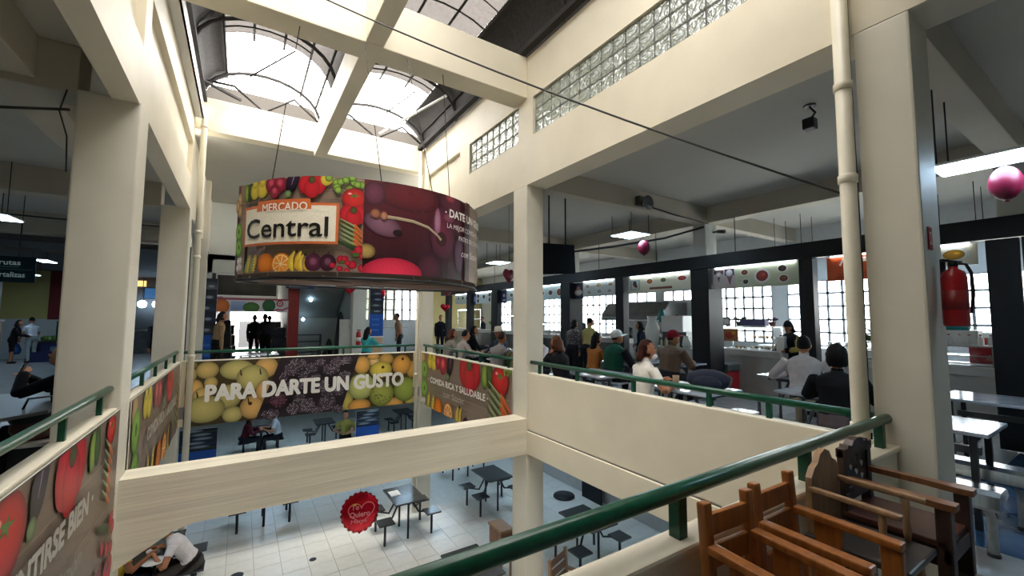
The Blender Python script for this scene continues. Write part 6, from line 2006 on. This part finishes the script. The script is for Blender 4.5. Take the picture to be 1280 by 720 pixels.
    # legs
    for sx in (-1, 1):
        hj = P0 + V(sx*.09*w, 0, -.03*k)
        if pose == 'stand':
            st = stride * sx
            kn = V(sx*.095*k, .02 + st*.16, .48*k); an = V(sx*.09*k, -.02 + st*.3, .085*k)
        else:
            kn = V(sx*.12*k, .42*k, seat + .06); an = V(sx*.12*k, .40*k - .03, .085)
        limb([hj, hj.lerp(kn, .5), kn], [.085*w, .075*w, .056*k], 'legs', 12)
        limb([kn, kn.lerp(an, .35), an], [.055*k, .054*k, .036*k], 'skin' if skirt else 'legs', 12)
        b.tube([an + V(0, -.05, -.045), an + V(0, .03, -.045), an + V(0, .15*k, -.058)], [.032, .04, .026], 8)
        seg.append((an + V(0, -.05, -.05), an + V(0, .16*k, -.055), .04, .03, 'shoe'))
    # fuse into one surface
    raw = b.build('body_raw', MATS['white_plastic'], None)
    rm = raw.modifiers.new('fuse', 'REMESH'); rm.mode = 'VOXEL'; rm.voxel_size = vox; rm.use_smooth_shade = True
    sm = raw.modifiers.new('soft', 'SMOOTH'); sm.factor = .5; sm.iterations = 2
    dg = bpy.context.evaluated_depsgraph_get()
    me = bpy.data.meshes.new_from_object(raw.evaluated_get(dg))
    old = raw.data
    bpy.data.objects.remove(raw); bpy.data.meshes.remove(old)
    me.name = 'body'
    me.materials.clear()
    me.materials.append(pmat(SK[skin], .55, .06))
    body = bpy.data.objects.new('body', me)
    C.objects.link(body); body.parent = t
    me.shade_smooth()
    nv, nf = len(me.vertices), len(me.polygons)
    co = np.empty(nv*3); me.vertices.foreach_get('co', co); co = co.reshape(-1, 3)
    no = np.empty(nv*3); me.vertices.foreach_get('normal', no); no = no.reshape(-1, 3)
    A = np.array([s_[0][:] for s_ in seg]); B = np.array([s_[1][:] for s_ in seg])
    ra = np.array([s_[2] for s_ in seg]); rb = np.array([s_[3] for s_ in seg])
    D = B - A; dd = (D*D).sum(1) + 1e-9
    best = np.full(nv, 1e9); reg = np.zeros(nv, int)
    for i in range(len(seg)):
        tt = np.clip(((co - A[i]) @ D[i]) / dd[i], 0, 1)
        ds = np.linalg.norm(co - A[i] - tt[:, None]*D[i], axis=1) - (ra[i] + (rb[i]-ra[i])*tt)
        mk = ds < best
        best[mk] = ds[mk]; reg[mk] = i
    names = np.array([s_[4] for s_ in seg])[reg]
    polys = [tuple(p.vertices) for p in me.polygons]
    def shell(nm, mask, off, m):
        idx = [p for p in polys if any(mask[q] for q in p)]
        if not idx:
            return
        used = sorted({q for p in idx for q in p})
        mp = {q: i for i, q in enumerate(used)}
        vs = co[used] + no[used]*off
        ms = bpy.data.meshes.new(nm)
        ms.from_pydata([tuple(v) for v in vs], [], [tuple(mp[q] for q in p) for p in idx])
        ms.shade_smooth()
        ms.materials.append(m)
        o = bpy.data.objects.new(nm, ms); C.objects.link(o); o.parent = t
        return o
    shell('shirt', names == 'shirt', .008, pattern or pmat(shirt))
    if skirt:
        shell('skirt', names == 'legs', .012, pmat(legs))
    else:
        shell('trousers', names == 'legs', .006, pmat(legs))
    shell('shoe', names == 'shoe', .004, pmat(shoes, .5))
    hh = (co - np.array(P0)) @ np.array(u)
    fw = (co - np.array(P0)) @ np.array(f)
    if vest:
        tor = (names == 'shirt') & (np.abs(co[:, 0]) < .185*w)
        shell('vest', tor, .018, pmat(vest))
    if apron:
        shell('apron', ((names == 'shirt') | (names == 'legs')) & (fw > .0) & (np.abs(co[:, 0]) < .15*w) & (hh < .42*k), .02, pmat(apron))
    if belt:
        shell('belt', (np.abs(hh - .035*k) < .022) & (np.abs(co[:, 0]) < .22*w), .014, pmat((30, 22, 20), .5))
    # eyes
    for sx in (-1, 1):
        e = MB(); e.ball(H(sx*.03, .083, .012), .0085*k, 8, 6); e.build('eye', pmat((24, 18, 16), .3), t)
    # hair: a cap with the face left free
    if hair:
        lng = {'short': -.25, 'bob': -.9, 'long': -.9, 'curly': -.7, 'bald': .9}[hair]
        n, m_ = 20, 14
        rr = random.Random(len(label))
        g = MB()
        fat = 1.10 if hair != 'curly' else 1.35
        vs, ok = [], []
        for i in range(m_ + 1):
            th = PI * i / m_
            for q in range(n):
                ph = 2*PI*q/n
                x, y, z = math.sin(th)*math.cos(ph), math.sin(th)*math.sin(ph), math.cos(th)
                j = fat * (1 + (rr.uniform(-.07, .07) if hair == 'curly' else rr.uniform(-.015, .015)))
                vs.append(H(0, -.008, .012) + h3 @ V(x*HR[0]*j, y*HR[1]*j, z*HR[2]*j))
                face = y > .28 and z < .45 + .1*abs(x)
                ok.append((z > lng) and not face and not (y > -.1 and z < -.15 and hair == 'short'))
        fs = []
        for i in range(m_):
            for q in range(n):
                p = (i*n+q, (i+1)*n+q, (i+1)*n+(q+1) % n, i*n+(q+1) % n)
                if all(ok[a] for a in p):
                    fs.append(p)
        if fs:
            g._add(vs, fs, True)
            bmesh.ops.delete(g.bm, geom=[v for v in g.bm.verts if not v.link_faces], context='VERTS')
            if hair in ('long', 'bob'):
                Lh = .34 if hair == 'long' else .10
                rows = [(H(0, -.05, .06), .085, .06), (H(0, -.075, -.03), .09, .055), (H(0, -.085, -.03) - V(0, 0, Lh*.5*k) - f*.02, .10, .045), (H(0, -.085, -.03) - V(0, 0, Lh*k) - f*.03, .075, .03)]
                vv, ff = [], []
                for c, a, d in rows:
                    for q in range(12):
                        th = 2*PI*q/12
                        vv.append(c + h3 @ V(a*k*math.cos(th), d*k*math.sin(th), 0))
                for i in range(3):
                    for q in range(12):
                        ff.append((i*12+q, i*12+(q+1) % 12, (i+1)*12+(q+1) % 12, (i+1)*12+q))
                ff.append(tuple(36+q for q in range(12)))
                g._add(vv, ff, True)
            g.build('hair', pmat(hairc, .55), t)
    if hat:
        g = MB()
        prof = {'cap': [(1.16, .02), (1.17, .3), (1.05, .72), (.7, 1.02), (.2, 1.16), (.001, 1.17)], 'beanie': [(1.17, -.05), (1.2, .1), (1.16, .45), (.9, .95), (.4, 1.28), (.001, 1.34)], 'hat': [(1.16, .15), (1.12, .8), (.9, 1.15), (.3, 1.2), (.001, 1.2)]}[hat]
        vs, fs = [], []
        n = 20
        for r_, z in prof:
            for q in range(n):
                th = 2*PI*q/n
                vs.append(H(0, -.004, .02) + h3 @ V(r_*HR[0]*math.cos(th), r_*HR[1]*math.sin(th), z*HR[2]))
        for i in range(len(prof)-1):
            for q in range(n):
                fs.append((i*n+q, i*n+(q+1) % n, (i+1)*n+(q+1) % n, (i+1)*n+q))
        g._add(vs, fs, True)
        ho = g.build({'cap': 'cap', 'beanie': 'beanie', 'hat': 'hat'}[hat], pmat(hatc, .7), t)
        if hat in ('cap', 'hat'):
            g = MB()
            vs, fs = [], []
            arcs = range(-8, 9) if hat == 'cap' else range(0, 21)
            for q in arcs:
                th = PI/2 + q*.155 if hat == 'cap' else 2*PI*q/20
                ext = 1.15 + (.95*math.cos(q*.155*1.05)**.6 if hat == 'cap' and abs(q*.155*1.05) < 1.5 else (.75 if hat == 'hat' else 0))
                for e, z in ((1.12, .10), (ext, .0 if hat == 'cap' else .08)):
                    vs.append(H(0, -.004, .02) + h3 @ V(e*HR[0]*math.cos(th), e*HR[1]*math.sin(th), z*HR[2]))
            for q in range(len(vs)//2 - 1):
                fs.append((2*q, 2*q+1, 2*q+3, 2*q+2))
            g._add(vs, fs, True)
            g.build('brim', pmat(hatc, .7), ho)
    if mask:
        g = MB(); g.ball(H(0, .062, -.085), (.05*k, .045*k, .035*k), 10, 7, h3); g.build('face_mask', MATS['white_plastic'], t)
    return t
fl = bpy.data.materials.new('flowered_cloth'); fl.use_nodes = True
_n = fl.node_tree; _t = _n.nodes.new('ShaderNodeTexVoronoi'); _t.inputs['Scale'].default_value = 26
_r = _n.nodes.new('ShaderNodeValToRGB'); _r.color_ramp.interpolation = 'CONSTANT'
_r.color_ramp.elements[0].color = (.28, .24, .24, 1); _r.color_ramp.elements[1].position = .33; _r.color_ramp.elements[1].color = (.03, .028, .035, 1)
_tc = _n.nodes.new('ShaderNodeTexCoord')
_n.links.new(_tc.outputs['Object'], _t.inputs['Vector']); _n.links.new(_t.outputs['Distance'], _r.inputs[0]); _n.links.new(_r.outputs[0], _n.nodes['Principled BSDF'].inputs['Base Color'])
up = lambda dy=.40, z=.80, w=.15: ((-w, dy, z), (w, dy, z))
# --- right gallery diners
person('woman in a white T-shirt with dark red brown hair seated by the green railing', (4.15, 3.52, 0), R(-108), lean=.10, shirt=(232, 226, 218), legs=(50, 54, 70), sleeve=.25, hair='bob', hairc=(58, 26, 20), head=(R(-25), -.1), mask=True, vox=.011, hands=((-.15, .40, .82), (.2, .30, .79)))
person('seated man in a brown jacket and red cap, seen from behind', (6.54, 4.93, 0), R(-100), lean=.16, hgt=1.74, shirt=(112, 92, 78), legs=(40, 40, 48), hat='cap', hatc=(130, 26, 40), bulk=1.32, head=(R(-20), -.2), vox=.011)
person('seated man in a dark green vest and white cap', (5.77, 5.58, 0), R(-97), lean=.18, hgt=1.74, shirt=(34, 34, 40), vest=(28, 78, 62), hat='cap', hatc=(226, 226, 222), bulk=1.28, head=(R(-20), -.25), vox=.011)
person('seated woman in an orange brown top with long black hair', (5.77, 6.08, 0), R(-95), lean=.15, shirt=(168, 108, 58), hair='long', hairc=(22, 18, 18), hgt=1.62)
person('person in a black jacket with hands raised to the face', (4.2, 5.06, 0), R(10), lean=.22, shirt=(22, 22, 26), hairc=(84, 50, 34), hair='bob', skin='b', hands=((-.06, .24, 1.02), (.06, .24, 1.02)), head=(0, -.1))
person('seated person in a white shirt half hidden behind the slim column', (5.28, 7.0, 0), R(90), shirt=(214, 208, 214), lean=.2, hairc=(30, 24, 22))
person('standing woman in a black and white flowered blouse', (7.2, 8.33, 0), R(-85), 'stand', shirt=(90, 84, 86), pattern=fl, legs=(30, 30, 36), hgt=1.52, bulk=1.15, hairc=(24, 20, 20), hair='bob')
person('standing person in a yellow shirt beside the flowered blouse', (7.35, 7.9, 0), R(-80), 'stand', shirt=(168, 158, 104), legs=(34, 34, 40), hgt=1.57, sleeve=.25, bulk=1.1)
person('cook behind the steel counter looking out', (10.3, 11.4, 0), R(95), 'stand', shirt=(70, 74, 84), hgt=1.7, skin='b', sleeve=.3)
person('dark haired woman in a dark jacket waiting at the hooded stall counter', (8.8, 7.4, 0), R(25), 'stand', shirt=(28, 30, 42), legs=(30, 32, 44), hgt=1.48, hair='bob', hairc=(26, 22, 22), hands=((-.2, .1, .75), (.18, .22, .9)))
person('cook in dark clothes in the kitchen with the hood', (10.1, 7.2, 0), R(80), 'stand', shirt=(34, 42, 58), legs=(30, 30, 36), hgt=1.66, lean=.15, hands=((-.15, .4, .95), (.15, .4, .95)))
person('woman in a dark beanie, yellow sleeves and black apron beside the lit case', (9.75, 4.28, 0), R(70), 'stand', shirt=(190, 164, 84), apron=(24, 26, 32), vest=(26, 28, 34), legs=(28, 28, 34), hgt=1.50, bulk=1.2, hat='beanie', hatc=(36, 40, 48), hair='bob', hands=((-.15, .32, .95), (.2, .25, .9)), skin='a')
person('seated man in a white shirt and khaki trousers, seen from behind', (6.47, 2.72, 0), R(-76), lean=.16, hgt=1.74, shirt=(204, 196, 196), legs=(176, 164, 138), belt=True, hairc=(18, 16, 16), vox=.011, bulk=1.08, hands=((-.3, .36, .79), (.3, .36, .79)), head=(0, -.35))
person('person in black with a cloud of black curly hair behind the round downpipe', (5.15, 1.86, 0), R(-76), lean=.10, shirt=(18, 18, 22), legs=(90, 80, 84), hair='curly', hairc=(16, 14, 14), vox=.011, bulk=1.1, hgt=1.6)
o = dup(t1, (5.75, 2.15, 0), 0, 'pale table behind the person with black curly hair')
person('seated person in a grey shirt by the far corner of the void', (4.14, 8.7, 0), R(-90), lean=.28, shirt=(150, 142, 136), hairc=(20, 18, 18))
person('seated person with reddish hair and a grey top, farthest along the parapet', (4.14, 9.32, 0), R(-95), lean=.2, shirt=(120, 116, 110), hair='bob', hairc=(70, 38, 30))
person('black haired woman in black at a table beyond the grey shirted diner', (5.3, 10.3, 0), R(-110), lean=.08, shirt=(20, 20, 24), hair='long', hairc=(16, 14, 14), hgt=1.72)
person('man in a white brimmed hat seated facing the void', (5.28, 8.68, 0), R(100), lean=.12, shirt=(52, 66, 84), hat='hat', hatc=(220, 214, 200), hgt=1.72, skin='b')
person('balding man in a grey shirt beside the slim column', (4.14, 7.0, 0), R(-80), lean=.2, shirt=(126, 122, 122), hair='short', hairc=(54, 40, 34), bulk=1.15, skin='b')
tag(MB().lathe([(.16, 0), (.05, .02), (.03, .1), (.03, .4), (.16, .42), (.16, .45), (.001, .45)], n=16).build('round_stool', grey_steel, loc=(4.2, 6.48, 0)), 'round steel stool under the person in the olive top', 'stool')
person('seated person in an olive top half hidden by the slim column', (4.2, 6.42, 0), R(-60), lean=.35, shirt=(92, 88, 58), hgt=1.5)
person('vendor behind a far steel counter with a plant', (10.1, 18.3, 0), R(95), 'stand', shirt=(60, 60, 70), hgt=1.6)
person('dark dressed person standing near the ochre wall', (7.1, 16.7, 0), R(170), 'stand', shirt=(26, 26, 32), hgt=1.66, legs=(24, 24, 28))
# --- far gallery
person('woman in a beige jacket and dark trousers beside the tall blue banner on the left', (-.52, 13.35, 0), R(-75), 'stand', shirt=(150, 124, 92), legs=(28, 26, 28), hgt=1.68, hair='bob', hairc=(22, 18, 18), stride=.4)
person('girl in a teal top with long black hair near the red extinguisher', (2.98, 12.2, 0), R(-60), 'sit', lean=.05, shirt=(60, 164, 170), hair='long', hairc=(18, 14, 16), hgt=1.6)
tag(MB().lathe([(.16, 0), (.05, .02), (.03, .1), (.03, .4), (.16, .42), (.16, .45), (.001, .45)], n=16).build('round_stool', grey_steel, loc=(2.98, 12.2, 0)), 'round steel stool under the girl in teal', 'stool')
person('man in a brown shirt standing by the bright far windows', (4.68, 14.6, 0), R(75), 'stand', shirt=(140, 104, 78), legs=(36, 34, 36), hgt=1.7, skin='b', hands=((-.22, .1, .9), (.22, -.1, 1.0)), sleeve=.3)
person('first dark figure walking in the bright passage', (.42, 18.4, 0), R(170), 'stand', shirt=(40, 40, 44), legs=(30, 30, 34), stride=.5, hgt=1.62)
person('second dark figure in the passage, nearer the goods rack', (.72, 17.0, 0), R(20), 'stand', shirt=(56, 54, 56), legs=(28, 28, 30), hgt=1.66)
person('grey figure farther down the bright passage', (.95, 20.2, 0), R(-20), 'stand', shirt=(120, 116, 112), legs=(50, 50, 54), hgt=1.6, stride=.3)
# --- left gallery
person('short person in a long dark coat at the beige counter of the left hall', (-6.42, 20.9, 0), R(-80), 'stand', shirt=(22, 20, 24), legs=(20, 18, 22), skirt=True, hgt=1.42, lean=.2, hair='bob', hairc=(40, 34, 32), hands=((-.12, .36, .9), (.12, .36, .9)))
person('shopper in a white shirt holding a blue plastic bag in the left hall', (-6.0, 21.0, 0), R(50), 'stand', shirt=(200, 204, 210), legs=(150, 160, 160), sleeve=.3, hgt=1.5, lean=.1, hands=((-.2, .25, .72), (.2, .2, .78)))
t = thing('plastic_bag', 'blue plastic bag hanging from the hand of the white shirted shopper', 'bag', (-6.38, 21.02, .28))
b = MB(); b.lathe([(.001, 0), (.12, .02), (.15, .15), (.1, .32), (.03, .4)], n=12); b.build('bag_body', pl_b, t)
MB().tube([(-.03, 0, .38), (-.02, 0, .46), (.02, 0, .46), (.03, 0, .38)], .008, 6).build('handle', pl_b, t)
person('vendor in a green apron by the maroon wall', (-4.35, 17.8, 0), R(160), 'stand', shirt=(30, 60, 46), apron=(20, 84, 54), legs=(60, 44, 40), hgt=1.76)
person('dark dressed person walking between the two left columns', (-1.78, 14.2, 0), R(20), 'stand', shirt=(60, 60, 66), legs=(24, 24, 28), hgt=1.62, stride=.4, vest=(30, 30, 34))
person('seated person in a dark jacket looking at a phone behind the left column', (-1.42, 6.02, 0), R(85), lean=.08, shirt=(16, 17, 26), legs=(30, 30, 40), hair='bob', hairc=(70, 48, 34), hands=((-.05, .33, 1.03), (.12, .36, .98)), head=(0, -.2), hgt=1.62, vox=.011, skin='c')
t = thing('mobile_phone', 'dark phone held up by the seated person behind the left column', 'phone', (-1.78, 6.0, 1.0), R(85))
MB().box((-.035, -.004, 0), (.035, .004, .14), .003, Matrix.Rotation(.3, 4, 'X')).build('phone_body', black_plastic, t)
MB().box((-.031, -.0055, .005), (.031, -.0045, .135), 0, Matrix.Rotation(.3, 4, 'X')).build('phone_face', hood_m, t)
# --- lower floor
person('man in a white shirt leaning over a lower floor table', (-.47, 8.42, LZ), R(88), lean=.62, shirt=(226, 220, 222), legs=(74, 70, 68), sleeve=.22, hairc=(24, 20, 18), hands=((-.15, .46, .80), (.12, .40, .80)), head=(0, -.3), vox=.011, belt=True)
person('person in a yellow top across the table from the white shirted man below', (-1.43, 8.44, LZ), R(-90), lean=.35, shirt=(206, 172, 60), legs=(26, 28, 38), sleeve=.25, hands=((-.12, .5, .82), (.15, .42, .82)), skin='b')
tag(MB().lathe([(.001, .0), (.07, .0), (.09, .05), (.085, .05), (.06, .01), (.001, .01)], n=18).build('bowl', white_plastic, loc=(-.98, 8.52, LZ + .751)), 'white soup bowl on the lower floor table', 'bowl')
tag(MB().lathe([(.001, .0), (.12, .004), (.15, .018), (.12, .008), (.001, .006)], n=18).build('saucer', white_plastic, loc=(-.93, 8.22, LZ + .751)), 'white plate on the near side of the lower floor table', 'plate')
person('dark haired woman in a dark red top, left of the couple on the lower floor', (.21, 15.67, LZ), R(-90), lean=.25, shirt=(84, 30, 40), hair='long', hairc=(20, 16, 18))
person('man in a white shirt, right of the couple on the lower floor', (1.15, 15.67, LZ), R(90), lean=.25, shirt=(206, 208, 214), hairc=(20, 16, 16), sleeve=.3)
person('person in a yellow shirt standing on the lower floor under the fruit banner', (2.72, 13.3, LZ), R(165), 'stand', shirt=(150, 140, 70), legs=(26, 26, 32), hgt=1.56, sleeve=.3, hands=((-.12, .22, 1.0), (.12, .22, 1.0)))
